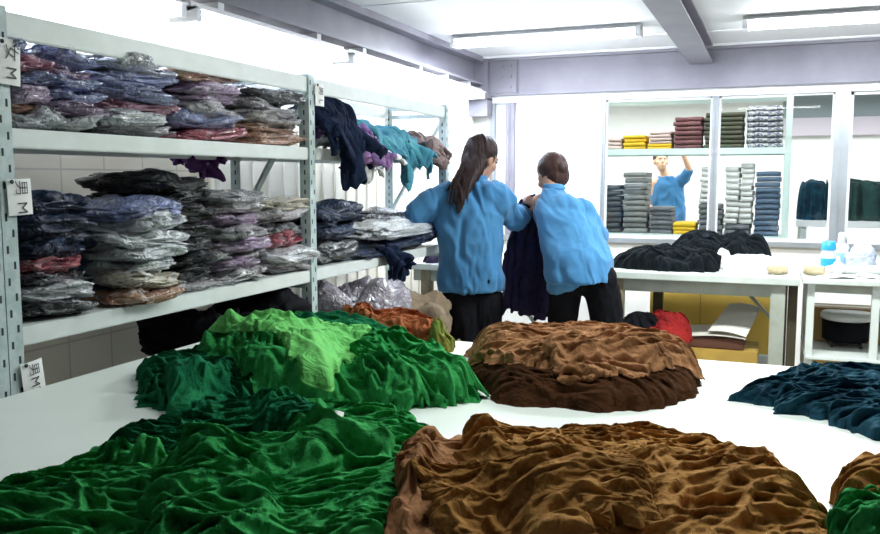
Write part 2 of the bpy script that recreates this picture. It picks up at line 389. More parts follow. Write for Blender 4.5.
# ------------------------------------------------------------------ lamps
def fixture(loc, L, rz, label, group, tm='tube', wd=.16):
    t = empty('fluorescent_lamp', loc, rz, label=label, cat='lamp', group=group)
    b = MB(); b.box(-L/2, L/2, -.04, .04, -.035, 0)
    b.box(-L/2, L/2, -wd/2, -.035, -.03, -.022); b.box(-L/2, L/2, .035, wd/2, -.03, -.022); b.build('housing', M['trimwhite'], t)
    for s in (-.045, .045): MB().tube([(-L/2+.03, s, -.055), (L/2-.03, s, -.055)], .013, 12).build('tube', M[tm], t)
    for e in (-L/2, L/2-.03): MB().box(e, e+.03, -.065, .065, -.075, -.02).build('end_cap', M['trimwhite'], t)
    return t
fixture((-1.4, 5.3, CEIL), 1.22, 0, 'twin-tube ceiling lamp glaring above the two workers', 'ceiling lamps')
fixture((.4, 5.3, CEIL), 1.22, 0, 'twin-tube ceiling lamp at the upper right of the centre beam', 'ceiling lamps')
for k, y in enumerate((2.05, 3.35, 4.65, 5.75)):
    L = 1.24 if k < 3 else .9
    nm = ['nearest lamp of the row over the left rack, above its stacked bags',
          'lamp of the row above the rack upright next to the hanging dark cloth', 'lamp of the row above the draped teal cloth', 'last and shortest lamp of the row, by the far left corner'][k]
    t = fixture((-2.16, y, 2.0), L, R(90), nm, 'lamp row over the left rack', 'tube_row', .15)
    for e in (-L/2+.2, L/2-.24): MB().box(e, e+.04, -.02, .11, .0, .045).build('bracket', M['trimwhite'], t)

# ------------------------------------------------------------------ near table
t = empty('cutting_table', (-.2, 1.35, 0), label='large white table in the foreground carrying the green and brown clothes', cat='table')
def near(name, x0, x1, y0, y1, z0, z1, m, bev=.004):
    return boxo(name, x0+.2, x1+.2, y0-1.35, y1-1.35, z0, z1, m, t, bev)
near('tabletop', -1.625, 1.5, .30, 2.39, .785, TZ, M['table'])
near('apron', -1.55, 1.42, .36, 2.33, .70, .784, M['tableedge'])
for x in (-1.56, -.05, 1.40):
    for y in (.35, 2.28): near('leg', x, x+.05, y, y+.05, 0, .70, M['greyleg'])

# ------------------------------------------------------------------ far table
t = empty('worktable', (-.94, 5.0, 0), label='long pale worktable behind the two workers, against the windowed wall', cat='table')
def far_(name, x0, x1, y0, y1, z0, z1, m, bev=.003): return boxo(name, x0+.94, x1+.94, y0-5.0, y1-5.0, z0, z1, m, t, bev)
far_('tabletop', -2.02, .135, 4.5, 5.75, .785, TZ, M['greytop'])
far_('apron', -1.98, .06, 4.546, 4.57, .715, .784, M['greyleg'])
far_('apron', -1.98, .10, 5.68, 5.71, .715, .784, M['greyleg'])
far_('leg', -1.93, -1.87, 4.54, 4.60, 0, .7845, M['rust_metal'])
far_('leg', -.80, -.74, 4.54, 4.60, 0, .7845, M['rust_metal'])
far_('leg', .0, .07, 4.53, 4.60, 0, .7845, M['greyleg'])
far_('leg', .085, .13, 4.62, 4.68, 0, .784, M['wood'])
for x in (-1.93, -.72, .04): far_('leg', x, x+.06, 5.615, 5.677, 0, .782, M['wood'])
MB().bar((-1.88+.94, -.43, .45), (-1.62+.94, -.43, .78), .02, .02).build('brace', M['greyleg'], t)
MB().bar((-1.45+.94, -.43, .78), (-1.2+.94, -.43, .45), .02, .02).build('brace', M['greyleg'], t)
MB().bar((-.30+.94, .60, .78), (.05+.94, .60, .40), .03, .02).build('brace', M['greyleg'], t)

# small side stand at right
t = empty('side_table', (.36, 4.75, 0), label='small pale side table with a lower shelf, right of the long worktable', cat='table')
def st(name, x0, x1, y0, y1, z0, z1, m, bev=.003): return boxo(name, x0-.36, x1-.36, y0-4.75, y1-4.75, z0, z1, m, t, bev)
st('tabletop', .145, .66, 4.48, 5.2, .80, .825, M['greytop'])
for x, y in ((.17, 4.52), (.46, 4.52), (.17, 5.10), (.60, 5.10)): st('leg', x, x+.035, y, y+.04, 0, .799, M['white_metal'])
st('apron', .174, .62, 4.525, 4.545, .755, .797, M['greyleg'])
st('shelf', .17, .63, 4.50, 5.15, .42, .435, M['white_metal'])

# ------------------------------------------------------------------ left rack
RF = -1.67; RB = -2.03
def post(parent, x, y, z1, s=1, w=.042):
    b = MB(); b.box(x, x+.003*s, y-w/2, y+w/2, 0, z1); b.box(min(x, x-s*w), max(x, x-s*w), y-w/2, y-w/2+.003, 0, z1)
    z = .05; k = 0
    while z < z1-.03:
        yy = y+(-.009 if k % 2 else .009)
        b.box(x+.003*s, x+.0036*s, yy-.003, yy+.003, z-.009, z+.009, 1)
        b.box(x-s*.020-.003, x-s*.020+.003, y-w/2-.0006, y-w/2, z-.009, z+.009, 1); z += .038; k += 1
    return b.build('upright', [M['post'], M['darkhole']], parent)
def bay(y0, y1, label, first=True, xb=RB, gap=False):
    t = empty('storage_rack', (-1.85, (y0+y1)/2, 0), label=label, cat='rack', group='storage racks along the left wall')
    x = lambda v: v+1.85
    yy = (y0+y1)/2
    def bx(n, a, b, c, d, e, f, m, bev=.003): return boxo(n, x(a), x(b), c-yy, d-yy, e, f, m, t, bev)
    for (za, zb, deck) in ((1.39, 1.437, 1), (.915, .962, 1), (1.645, 1.705, 0), (.38, .42, 1)):
        bx('beam', RF-.02, RF-.003, y0+.022, y1-.022, za, zb, M['white_metal'])
        bx('beam', RB+.003, RB+.02, y0+.022, y1-.022, za, zb, M['white_metal'])
        if deck: bx('shelf', RB+.02, RF-.021, y0+.012, y1-.012, zb-.012, zb, M['white_metal'], 0)
    for ye in ((y0, y1) if first else (y1,)):
        for px, s in ((RF, 1), (RB, -1)): post(t, x(px), ye-yy, 1.715, s)
        for z in (1.70, 1.655, .90, .36): MB().bar((x(RF)-.005, ye-yy, z), (x(RB)+.005, ye-yy, z), .022, .022).build('end_bar', M['post'], t)
        MB().bar((x(RF)-.005, ye-yy-.012, 1.66), (x(RB)+.005, ye-yy-.012, 1.10), .030, .012).build('end_brace', M['post'], t)
        for px in (RF, RB): bx('foot', px-.04, px+.04, ye-.03, ye+.03, 0, .006, M['post'], 0)
    return t
bay(1.455, 2.855, 'left rack section nearest the camera, full of bagged garments')
bay(2.855+.0, 4.30, 'rack section farther along the left wall, with cloths hanging over its shelf', False)
bay(.05, 1.41, 'rack section at the left edge of the picture, only its far upright showing')

# bags --------------------------------------------------------------
def bag_shape(seed, nu=64, nv=34):
    """garment folded into a clear bag: creased pillow, half sizes 1 x 1 x 1 (depth, width, thickness)"""
    u = np.linspace(-math.pi, math.pi, nu, endpoint=False); v = np.linspace(-math.pi/2, math.pi/2, nv)
    U, V = np.meshgrid(u, v, indexing='ij')
    se = lambda t, e: np.sign(t)*np.abs(t)**e
    x = se(np.cos(V), .55)*se(np.cos(U), .5); y = se(np.cos(V), .55)*se(np.sin(U), .5); z = se(np.sin(V), .8)
    px, py = x*1.4+seed*3.1+20, y*1.4+z*.8+seed*1.7+20
    a = fbm(px, py, seed, 2); r1 = np.abs(fbm(px*1.8, py*1.8+z, seed+7, 2)); r2 = np.abs(fbm(px*4, py*4+z*1.5, seed+17, 3))
    k = 1+.16*a-.20*np.clip(.35-r1, 0, 1)-.10*np.clip(.35-r2, 0, 1)+.03
    edge = np.cos(V)**2
    x = x*(1+(k-1)*1.1)+.12*fbm(U*3+20, V*4+9, seed+31)*edge; y = y*(1+(k-1)*1.1)+.10*fbm(U*3+20, V*4+9, seed+32)*edge
    z = z*(1+(k-1)*2.6)+.22*a
    return np.stack([x, y, z], -1).reshape(-1, 3), nu, nv
def bag_mesh(seed, hx, hy, hz):
    p, nu, nv = BAGS[seed % 10]
    idx = np.arange(nu*nv).reshape(nu, nv); nx = np.roll(idx, -1, 0)
    f = np.stack([idx[:, :-1], nx[:, :-1], nx[:, 1:], idx[:, 1:]], -1).reshape(-1, 4)
    return mesh_np('bagged_garment', p*np.array([hx, hy, hz]), f)
def bagmat(name, a, b, glint=.35, coat=1.0):
    """cloth colour seen through creased clear film"""
    m = mat(name, a, .45, b, 14, 4, bump=.9, bscale=45, bdist=.006, coat=coat, coatr=.10, bump2=22, contrast=(.4, .6)); nt = m.node_tree; N = nt.nodes; L = nt.links
    b_ = N['Principled BSDF']; b_.inputs['Coat IOR'].default_value = 1.9; src = b_.inputs['Base Color'].links[0].from_socket
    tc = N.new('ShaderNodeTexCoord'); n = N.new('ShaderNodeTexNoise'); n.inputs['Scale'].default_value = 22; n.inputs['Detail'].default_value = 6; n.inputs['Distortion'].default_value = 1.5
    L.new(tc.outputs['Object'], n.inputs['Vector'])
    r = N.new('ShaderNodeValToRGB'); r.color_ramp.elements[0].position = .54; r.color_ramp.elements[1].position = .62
    r.color_ramp.elements[0].color = (0, 0, 0, 1); r.color_ramp.elements[1].color = (glint, glint, glint, 1)  # highlights of the plastic, painted into the base colour as pale streaks
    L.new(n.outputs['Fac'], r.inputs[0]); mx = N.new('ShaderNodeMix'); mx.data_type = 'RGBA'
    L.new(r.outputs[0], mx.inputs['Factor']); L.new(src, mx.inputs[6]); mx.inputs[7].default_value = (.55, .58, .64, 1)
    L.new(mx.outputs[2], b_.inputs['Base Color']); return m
BM = dict(
 blue=bagmat('glow_blue_bagged', (.15, .19, .40), (.28, .32, .56)), navy=bagmat('navy_bagged', (.004, .010, .040), (.010, .030, .090), .08, .25),  # blue: tint of the lamp glow on upper bags painted into the colour
 pink=bagmat('pink_bagged', (.36, .10, .18), (.48, .22, .30)), red=bagmat('crimson_bagged', (.30, .02, .045), (.42, .08, .12), .3),
 mauve=bagmat('mauve_bagged', (.28, .17, .32), (.42, .32, .46)), grey=bagmat('grey_bagged', (.27, .26, .29), (.44, .42, .45), .6),
 clear=bagmat('clear_bagged', (.52, .55, .60), (.72, .74, .78), .9), brown=bagmat('rust_bagged', (.30, .11, .06), (.42, .24, .14), .5),
 dark=bagmat('charcoal_bagged', (.012, .014, .02), (.04, .04, .06), .45, .8), black=bagmat('black_bagged', (.003, .004, .007), (.006, .008, .014), .03, .12),
 cream=bagmat('cream_bagged', (.52, .46, .36), (.62, .58, .50), .5), purple=bagmat('purple_bagged', (.10, .05, .16), (.18, .12, .26), .4))
BAGS = [bag_shape(s) for s in range(10)]
rnd = random.Random(5)
def bag(cx, cy, z, hx, hy, hz, m, label, group=None, name='bagged_garment', rz=None, variant=None, ry=0):
    me = bag_mesh(rnd.randrange(10) if variant is None else variant, hx, hy, hz)
    o = obj(name, me, m, None, loc=(cx, cy, z+hz), rot=(rnd.uniform(-.08, .08), ry+rnd.uniform(-.05, .10), rnd.uniform(-.12, .12)+(math.pi if rnd.random() < .5 else 0) if rz is None else rz))
    return tag(o, label, 'bagged garment', group)
yr = lambda px, py=200: at(px, py, 0, RF-.03)[1]
ORD = ['bottom', 'second', 'third', 'fourth', 'fifth', 'sixth', 'seventh', 'eighth']
def column(px0, px1, zdeck, cols, hz, where, group, adj, hx=.17, cx=-1.855):
    y0, y1 = yr(px0), yr(px1); z = zdeck
    for k, cn in enumerate(cols):
        h = hz*rnd.uniform(.88, 1.12)
        bag(cx+rnd.uniform(-.02, .03), (y0+y1)/2+rnd.uniform(-.008, .008), z-.001, hx*rnd.uniform(.92, 1.04), (y1-y0)/2*rnd.uniform(.86, .99), h*1.16, BM[cn],
            '%s bagged garment, %s of the stack %s' % (adj[cn], 'topmost' if k == len(cols)-1 else ORD[k], where), group)
        z += h*1.80
ADJ = dict(blue='blue-grey', navy='navy', pink='pink', red='crimson', mauve='mauve', grey='grey', clear='whitish', brown='rust-brown', dark='charcoal', black='black', cream='cream', purple='purple')
G1 = 'bagged garments on the upper shelf'; G2 = 'bagged garments on the lower shelf'
column(6, 50, 1.437, ['clear', 'brown', 'mauve', 'blue', 'pink', 'blue'], .0182, 'beside the first upright, upper shelf', G1, ADJ)
column(52, 106, 1.437, ['clear', 'mauve', 'blue', 'blue', 'mauve', 'blue'], .0188, 'next to the end stack, upper shelf', G1, ADJ)
column(110, 184, 1.437, ['grey', 'clear', 'pink', 'blue', 'blue', 'clear'], .020, 'in the middle of the upper shelf', G1, ADJ)
column(187, 250, 1.437, ['red', 'blue', 'grey', 'mauve', 'mauve', 'brown'], .0215, 'right of the middle, upper shelf', G1, ADJ)
column(253, 305, 1.437, ['brown', 'brown', 'grey', 'grey', 'dark'], .021, 'by the second upright, upper shelf', G1, ADJ)
column(20, 86, .962, ['dark', 'clear', 'dark', 'red', 'navy', 'navy', 'navy', 'navy'], .0205, 'left end of the lower shelf', G2, ADJ)
column(92, 150, .962, ['dark', 'navy', 'navy', 'navy', 'navy', 'navy', 'navy'], .0205, 'hidden behind the whitish stack, lower shelf', G2, ADJ, hx=.12, cx=-1.90)
column(106, 166, .962, ['brown', 'cream', 'clear', 'clear', 'clear', 'clear', 'blue'], .0225, 'of whitish bags bulging over the lower shelf', G2, ADJ, hx=.15, cx=-1.78)
column(158, 212, .962, ['grey', 'black', 'black', 'black', 'black', 'black', 'black', 'black', 'black'], .0225, 'behind the whitish one, tall, on the lower shelf', G2, ADJ)
column(216, 260, .962, ['grey', 'mauve', 'grey', 'mauve', 'grey', 'mauve', 'grey', 'grey'], .0225, 'of grey-mauve bags on the lower shelf', G2, ADJ, cx=-1.84)
column(266, 306, .962, ['grey', 'clear', 'red', 'dark', 'grey', 'cream'], .0245, 'by the second upright, lower shelf', G2, ADJ)

# farther bay lower shelf
for k, (px0, px1, z, h, cn, lab) in enumerate([
    (322, 352, .962, .045, 'dark', 'charcoal bagged cloth with painted white glints, lying at the second upright on the far bay'),
    (322, 354, 1.045, .045, 'navy', 'navy bundle in the middle of the pile at the second upright, far bay'),
    (324, 356, 1.125, .042, 'navy', 'navy bundle on top of the pile at the second upright, far bay')]):
    bag(-1.85, (yr(px0)+yr(px1))/2, z, .18, (yr(px1)-yr(px0))/2, h, BM[cn], lab, 'bundles on the far lower shelf', 'cloth_bundle')
bag(-1.80, 3.72, .962, .17, .46, .040, BM['navy'], 'long navy bundle under the silvery plastic roll on the far lower shelf', 'bundles on the far lower shelf', 'cloth_bundle', rz=.02)
bag(-1.78, 3.75, 1.035, .15, .44, .036, BM['clear'], 'long silvery plastic-wrapped roll pointing at the left worker', 'bundles on the far lower shelf', 'wrapped_roll', rz=.03)
bag(-1.93, 3.95, 1.09, .10, .28, .03, BM['dark'], 'charcoal bundle behind the silvery plastic roll by the worker', 'bundles on the far lower shelf', 'cloth_bundle', rz=.03)

for k, (py_, y_, z, hz_, lab) in enumerate([(0, 2.38, .421, .075, 'black bundle at the left on the hidden bottom shelf, under the green heap'), (0, 2.38, .565, .075, 'black bundle stacked above another on the bottom shelf, left pile'), (0, 2.38, .71, .075, 'topmost black bundle of the left pile on the bottom shelf'),
    (0, 2.70, .421, .07, 'black bundle at the right on the bottom shelf, near the second upright'), (0, 2.70, .555, .07, 'black bundle in the middle of the right pile on the bottom shelf'), (0, 2.70, .69, .085, 'topmost black bundle by the second upright on the bottom shelf')]):
    bag(-1.84, y_, z, .17, .135, hz_, M['black'], lab, 'black bundles on the bottom shelf', 'cloth_bundle')
for k, (z, hz_, lab) in enumerate([(.421, .075, 'dark bundle low behind the first upright'), (.565, .075, 'dark bundle behind the first upright, over the lowest one'), (.71, .08, 'dark bundle behind the first upright, below the long shelf beam'), (.963, .07, 'dark bundle on the shelf beam level behind the first upright'), (1.10, .07, 'dark bundle behind the first upright at the height of the middle tag')]):
    bag(-1.85, 1.22, z, .17, .16, hz_, M['black'], lab, 'dark bundles in the section at the left edge', 'cloth_bundle')
# draped cloths -------------------------------------------------------
def drape(name, y0, y1, zpile, hang, m, label, seed, depth=.22, xf=RF+.015, zs=1.437, group='cloths draped over the far upper shelf', ragged=.05, out=.05):
    nu, nv = 70, 60
    u, v = np.meshgrid(np.linspace(0, 1, nu), np.linspace(0, 1, nv), indexing='ij')
    cut = .45
    y = y0+(y1-y0)*u+.02*fbm(u*4, v*3, seed+1)
    top = v < cut; tv = np.clip(v/cut, 0, 1); hv = np.clip((v-cut)/(1-cut), 0, 1)
    prof = np.sin(math.pi*np.clip(u, 0, 1))**.35
    hl = hang*(.55+.45*prof+ragged/hang*fbm(u*7+seed, u*0+2, seed+2)*1.6)
    x = np.where(top, xf-depth*(1-tv), xf+out*np.sin(hv*math.pi*.5)*.6)
    z = np.where(top, zs+.006+zpile*np.sin(math.pi*(tv*.72+.10))**.8*(.6+.4*prof), 0)
    ze = zs+.006+zpile*np.sin(math.pi*.82)**.8*(.6+.4*prof)
    z = np.where(top, z, ze-(hl+ze-zs)*hv)
    fold = np.abs(fbm(u*5+seed, v*1.0, seed+4, 3)); x = x+(.065*fold*(.3+hv))*np.where(top, tv, 1)
    z = z+np.where(top, .035*fbm(u*5, v*5, seed+6, 4), .0)
    y = y+.018*fbm(u*9, v*3+3, seed+8, 3)
    p = np.stack([x, y, z], -1); c = np.array([xf, (y0+y1)/2, zs])
    idx = np.arange(nu*nv).reshape(nu, nv)
    f = np.stack([idx[:-1, :-1], idx[1:, :-1], idx[1:, 1:], idx[:-1, 1:]], -1).reshape(-1, 4)
    o = obj(name, mesh_np(name, p.reshape(-1, 3)-c, f), m, None, loc=tuple(c))
    s = o.modifiers.new('t', 'SOLIDIFY'); s.thickness = .012
    return tag(o, label, 'cloth', group)
Y = lambda px: at(px, 150, 0, RF+.02)[1]
drape('draped_garment', Y(323), Y(357), .20, .075, M['navycloth'], 'tall pile of dark navy garments hanging down beside the second upright', 3, out=.06)
drape('draped_garment', Y(352), Y(372), .10, .03, mat('pink_purple_cloth', (.30, .16, .34), .9, (.12, .08, .25), 9, bump=.4), 'pinkish purple garment between the navy pile and the teal cloth', 8)
drape('draped_garment', Y(340), Y(384), .03, .075, M['whitecloth'], 'white garment hanging low between navy and teal cloths', 12, depth=.15, out=.02)
drape('draped_garment', Y(376), Y(417), .10, .10, mat('teal_cloth', (.03, .15, .24), .9, (.05, .25, .30), 10, bump=.4), 'teal cloth draped over the far end of the upper shelf', 17)
drape('draped_garment', Y(414), Y(441), .08, .03, mat('taupe_cloth', (.12, .08, .08), .9, (.2, .14, .14), 10, bump=.4), 'brownish crumpled garment at the very end of the upper shelf', 23)
drape('draped_garment', yr(374), yr(388), .05, .11, M['navycloth'], 'narrow dark cloth end hanging off the far lower shelf', 29, zs=.962, group='bundles on the far lower shelf')
drape('draped_garment', yr(262), yr(292), .01, .05, mat('purple_cloth', (.08, .02, .12), .9), 'purple cloth corner hanging behind the stacks of the near lower shelf', 31, xf=RB-.045, zs=1.39, depth=.02, ragged=.03, group='cloths hanging at the back')

# floor sacks behind the near table ------------------------------------
SK = bagmat('translucent_sack', (.20, .17, .22), (.10, .08, .12), .5)
def sack(cx, cy, z, hx, hy, hz, m, label, rz=0, v=0):
    o = obj('sack', bag_mesh(v, hx, hy, hz), m, None, loc=(cx, cy, z+hz), rot=(0, 0, rz))
    return tag(o, label, 'sack', 'sacks on the floor beside the rack')
sack(-1.66, 3.18, 0, .22, .24, .26, M['sack'], 'khaki sack on the floor beneath the whitish translucent one', .1, 1)
sack(-1.66, 3.16, .50, .20, .23, .165, SK, 'whitish translucent sack bulging below the far lower shelf', .2, 2)
sack(-1.66, 3.72, 0, .22, .25, .22, M['sack'], 'khaki sack on the floor under the brown one', -.1, 3)
sack(-1.65, 3.70, .42, .20, .24, .15, mat('brown_sack', (.16, .11, .07), .85, (.26, .2, .14), 5, bump=.5), 'dull brown sack stacked left of the black skirt', .3, 4)
sack(-1.36, 3.48, 0, .11, .16, .27, mat('olive_sack', (.20, .16, .08), .85, (.28, .22, .12), 5, bump=.5), 'olive sack standing by the black skirt of the left worker', -.1, 5)
sack(-.78, 4.78, 0, .16, .13, .11, M['whitecloth'], 'pale sack on the floor under the worktable between the workers', .1, 6)

# ------------------------------------------------------------------ papers on the posts
def cjk(parent, body, size, loc, rot):
    cu = bpy.data.curves.new('writing', 'FONT'); cu.body = body; cu.size = size; cu.align_x = 'CENTER'; cu.align_y = 'CENTER'; cu.extrude = .0003; cu.offset = -size*.010
    t_ = bpy.data.objects.new('tmp', cu); COL.objects.link(t_)
    dg = bpy.context.evaluated_depsgraph_get(); me = bpy.data.meshes.new_from_object(t_.evaluated_get(dg)); bpy.data.objects.remove(t_)
    return obj('writing', me, M['ink'], parent, loc=loc, rot=rot)
def paper(px, py, w_, h_, label, body, tilt=0, x=RF+.012, size=.05):
    c = at(px, py, 0, x)
    t = empty('paper_tag', tuple(c), 0, label=label, cat='sign', group='paper tags on the rack uprights')
    me = MB(); n = 8
    vs = [[me.b.verts.new((.004*math.sin(i/n*2.5), (i/n-.5)*w_, (j/n-.5)*h_)) for j in range(n+1)] for i in range(n+1)]
    for i in range(n):
        for j in range(n): me.b.faces.new((vs[i][j], vs[i+1][j], vs[i+1][j+1], vs[i][j+1]))
    o = me.build('sheet', M['paper'], t, rot=(tilt, 0, 0)); s = o.modifiers.new('t', 'SOLIDIFY'); s.thickness = .0012
    MB().lathe([(.001, 0), (.005, 0), (.005, .002), (.001, .002)], 10).build('pin', M['darkhole'], t, loc=(.006, -w_*.38, h_*.42), rot=(0, R(90), 0))
    cjk(o, body, size, (.0065, 0, 0), (R(90), R(90), R(90)))
    return t
paper(19.5, 197, .066, .085, 'white paper tag at mid height of the first upright', '男 M', R(2), size=.040)
paper(33, 378, .062, .085, 'white paper tag low on the first upright, by the table edge', '男M2', R(6), size=.034)
paper(9, 62, .058, .105, 'white paper tag near the top of the first upright', '女 M', R(-3), size=.040)
paper(319.5, 95, .062, .085, 'small white paper tag near the top of the second upright', '男 L', 0, size=.038)

# ------------------------------------------------------------------ clothes on the near table
def piece(name, pts, m, label, cat='garment', group=None, **k):
    o = cloth(name, outz(pts), m, **k); return tag(o, label, cat, group)
GG = 'green shirts heaped on the near table'; GB = 'brown shirts heaped at the front of the near table'; GS = 'brown shirts folded into the round bundle'
# far green heap
piece('knit_shirt', [(138, 382), (150, 355, .86), (200, 335, .88), (262, 335, .88), (300, 350, .86), (330, 375), (330, 402), (240, 402), (180, 408), (142, 404)], M['green_dark'],
      'deep green shirt crumpled at the left end of the far heap', group=GG, n=100, rot=.1, seed=2, mound=.012, wl=.032, amp=.036)
piece('knit_shirt', [(205, 350, .86), (235, 322, .88), (290, 300, .90), (350, 306, .90), (392, 340, .86), (430, 362), (480, 398), (440, 408), (380, 404), (300, 404), (240, 396)], M['green'],
      'green shirt wadded under the smooth light green one', group=GG, n=120, rot=-.1, seed=3, mound=.06, wl=.038, amp=.030)
piece('knit_shirt', [(285, 318, .93), (300, 303, .93), (345, 306, .91), (395, 322, .88), (420, 345, .86), (370, 330, .9)], M['green_dark'],
      'dark green shirt edge at the back of the far heap', group=GG, n=60, rot=.2, seed=41, mound=.0, wl=.04, amp=.012)
lc = at(310, 350, 2, .92)
piece('knit_shirt', [(214, 330, .90), (245, 314, .92), (300, 312, .93), (360, 326, .93), (410, 345, .89), (380, 352, .9), (350, 368, .88), (318, 388, .86), (296, 372, .88), (265, 352, .90), (232, 345, .9)], M['green_light'],
      'smooth light green shirt spread over the top of the far heap', group=GG, n=120, rot=-.5, seed=4, mound=.012, wl=.05, edge_n=.12, tent=16, L=(.15, .4), spread=.3, flat_at=[(lc[0], lc[1], .17)], amp=.014)
piece('knit_shirt', [(350, 362, .87), (385, 350, .88), (425, 360, .85), (462, 378), (484, 400), (440, 408), (400, 410), (365, 400, .83)], M['green'],
      'green shirt gathered at the right side of the far heap', group=GG, n=90, rot=2.4, seed=5, mound=.0, wl=.030, amp=.026)
piece('knit_shirt', [(168, 392), (190, 385), (230, 398), (235, 412), (205, 420), (168, 422)], M['green_dark'],
      'green sleeve end reaching toward the near heap at left', group=GG, n=60, rot=1.2, seed=6, mound=.02, wl=.05)
# brown strip behind
piece('crumpled_garment', [(330, 316, .86), (365, 312, .86), (410, 326, .84), (448, 336, .83), (446, 350), (410, 350), (365, 336, .86)], M['rust'],
      'rust-red garment strip behind the far green heap', group=None, n=80, rot=.9, seed=7, mound=.055, wl=.032, amp=.032)
piece('crumpled_garment', [(424, 346, .84), (440, 337, .84), (456, 342), (452, 352), (430, 355)], M['olive'],
      'small pale green crumpled piece at the end of the rust-red strip', n=50, rot=.4, seed=8, mound=.02, wl=.03)
# near green heap
piece('knit_shirt', [(250, 420), (300, 402, .84), (370, 405, .84), (425, 425, .84), (440, 455), (400, 480), (330, 480), (270, 450)], M['green'],
      'green shirt at the far side of the near heap, with a tiny white tag', group=GG, n=110, rot=.5, seed=11, mound=.012, wl=.028, amp=.028)
piece('knit_shirt', [(92, 462), (112, 447), (160, 436), (215, 414), (265, 408), (320, 425, .84), (340, 470, .84), (280, 500), (200, 505), (130, 490)], M['green_dark'],
      'deep green shirt rumpled along the left edge of the near heap', group=GG, n=120, rot=.6, seed=12, mound=.012, wl=.027, amp=.030)
piece('knit_shirt', [(-60, 530), (0, 500), (45, 482), (90, 466), (150, 470, .84), (230, 480, .84), (280, 520, .84), (240, 600), (100, 640), (-60, 600)], M['green'],
      'green shirt trailing off the lower left corner of the picture', group=GG, n=150, rot=.65, seed=13, mound=.015, wl=.030, amp=.030)
piece('knit_shirt', [(150, 500, .86), (210, 450, .88), (300, 430, .88), (390, 440, .86), (432, 470, .85), (400, 540), (350, 620), (220, 640), (150, 580)], M['green'],
      'green shirt with long folds at the front of the near heap', group=GG, n=170, rot=.75, seed=14, mound=.008, wl=.027, amp=.028, L=(.12, .42), spread=.35)
# brown bundle
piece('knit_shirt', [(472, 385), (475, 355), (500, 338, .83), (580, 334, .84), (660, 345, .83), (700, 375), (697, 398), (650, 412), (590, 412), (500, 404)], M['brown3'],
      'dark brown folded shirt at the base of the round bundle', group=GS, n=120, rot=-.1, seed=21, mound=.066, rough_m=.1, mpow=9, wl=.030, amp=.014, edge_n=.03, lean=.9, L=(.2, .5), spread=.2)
piece('knit_shirt', [(472, 382), (473, 350, .84), (500, 336, .88), (580, 330, .89), (650, 340, .88), (694, 362, .85), (702, 384), (655, 396), (590, 398), (500, 391)], M['brown'],
      'rust-brown shirt wrapped over the round bundle', group=GS, n=130, rot=-.1, seed=22, mound=.015, rough_m=.2, mpow=6, wl=.034, amp=.022, edge_n=.08, L=(.15, .45), spread=.5, wide=.3)
piece('knit_shirt', [(540, 345, .93), (570, 328, .95), (620, 330, .95), (665, 345, .93), (640, 360, .92), (570, 362, .92)], M['brown'],
      'light brown collar twist on top of the round bundle', group=GS, n=70, rot=.3, seed=23, mound=.0, wl=.03, amp=.018)
# front brown heap
piece('knit_shirt', [(398, 520), (402, 475), (430, 443, .83), (462, 432, .83), (490, 446, .83), (500, 490), (500, 560), (440, 600), (398, 570)], M['brown'],
      'rust-brown shirt at the left side of the front brown heap', group=GB, n=140, rot=1.2, seed=37, mound=.022, wl=.032, amp=.024, peak=1.3)
piece('knit_shirt', [(462, 445, .84), (500, 430, .85), (560, 428, .85), (640, 430, .85), (700, 440, .85), (765, 466, .83), (838, 525), (850, 600), (700, 680), (560, 640), (500, 540, .84)], M['brown2'],
      'golden brown shirt covering the right side of the front brown heap', group=GB, n=190, rot=.55, seed=32, mound=.058, mpow=4, rough_m=.15, wl=.034, amp=.024, peak=1.3, L=(.08, .36))
piece('knit_shirt', [(452, 445, .90), (510, 436, .90), (580, 438, .90), (640, 448, .90), (660, 480, .92), (600, 540, .9), (520, 600, .88), (450, 560, .86), (430, 490, .86)], M['brown2'],
      'golden brown shirt folded over the middle of the front brown heap', group=GB, n=150, rot=.7, seed=38, mound=.0, wl=.030, amp=.015, peak=1.3, tent=8, edge_n=.2)
# right edge pieces
piece('knit_shirt', [(832, 500), (850, 475), (900, 465), (960, 480), (960, 600), (880, 620), (840, 560)], M['brown2'],
      'golden brown shirt at the lower right corner of the picture', n=100, rot=.8, seed=35, mound=.05, wl=.04, amp=.03)
piece('knit_shirt', [(826, 565), (838, 530), (866, 527), (900, 560), (900, 640), (840, 620)], M['green'],
      'green shirt end showing below the brown one at the lower right corner', n=60, rot=.4, seed=39, mound=.01, wl=.028, amp=.024)
piece('knit_shirt', [(736, 399), (770, 388), (790, 378), (830, 372), (900, 372), (980, 390), (1000, 440), (940, 452), (880, 440), (800, 416)], M['tealblue'],
      'dark teal garment spread at the right edge of the near table', n=120, rot=.5, seed=36, mound=.02, wl=.032, amp=.026)

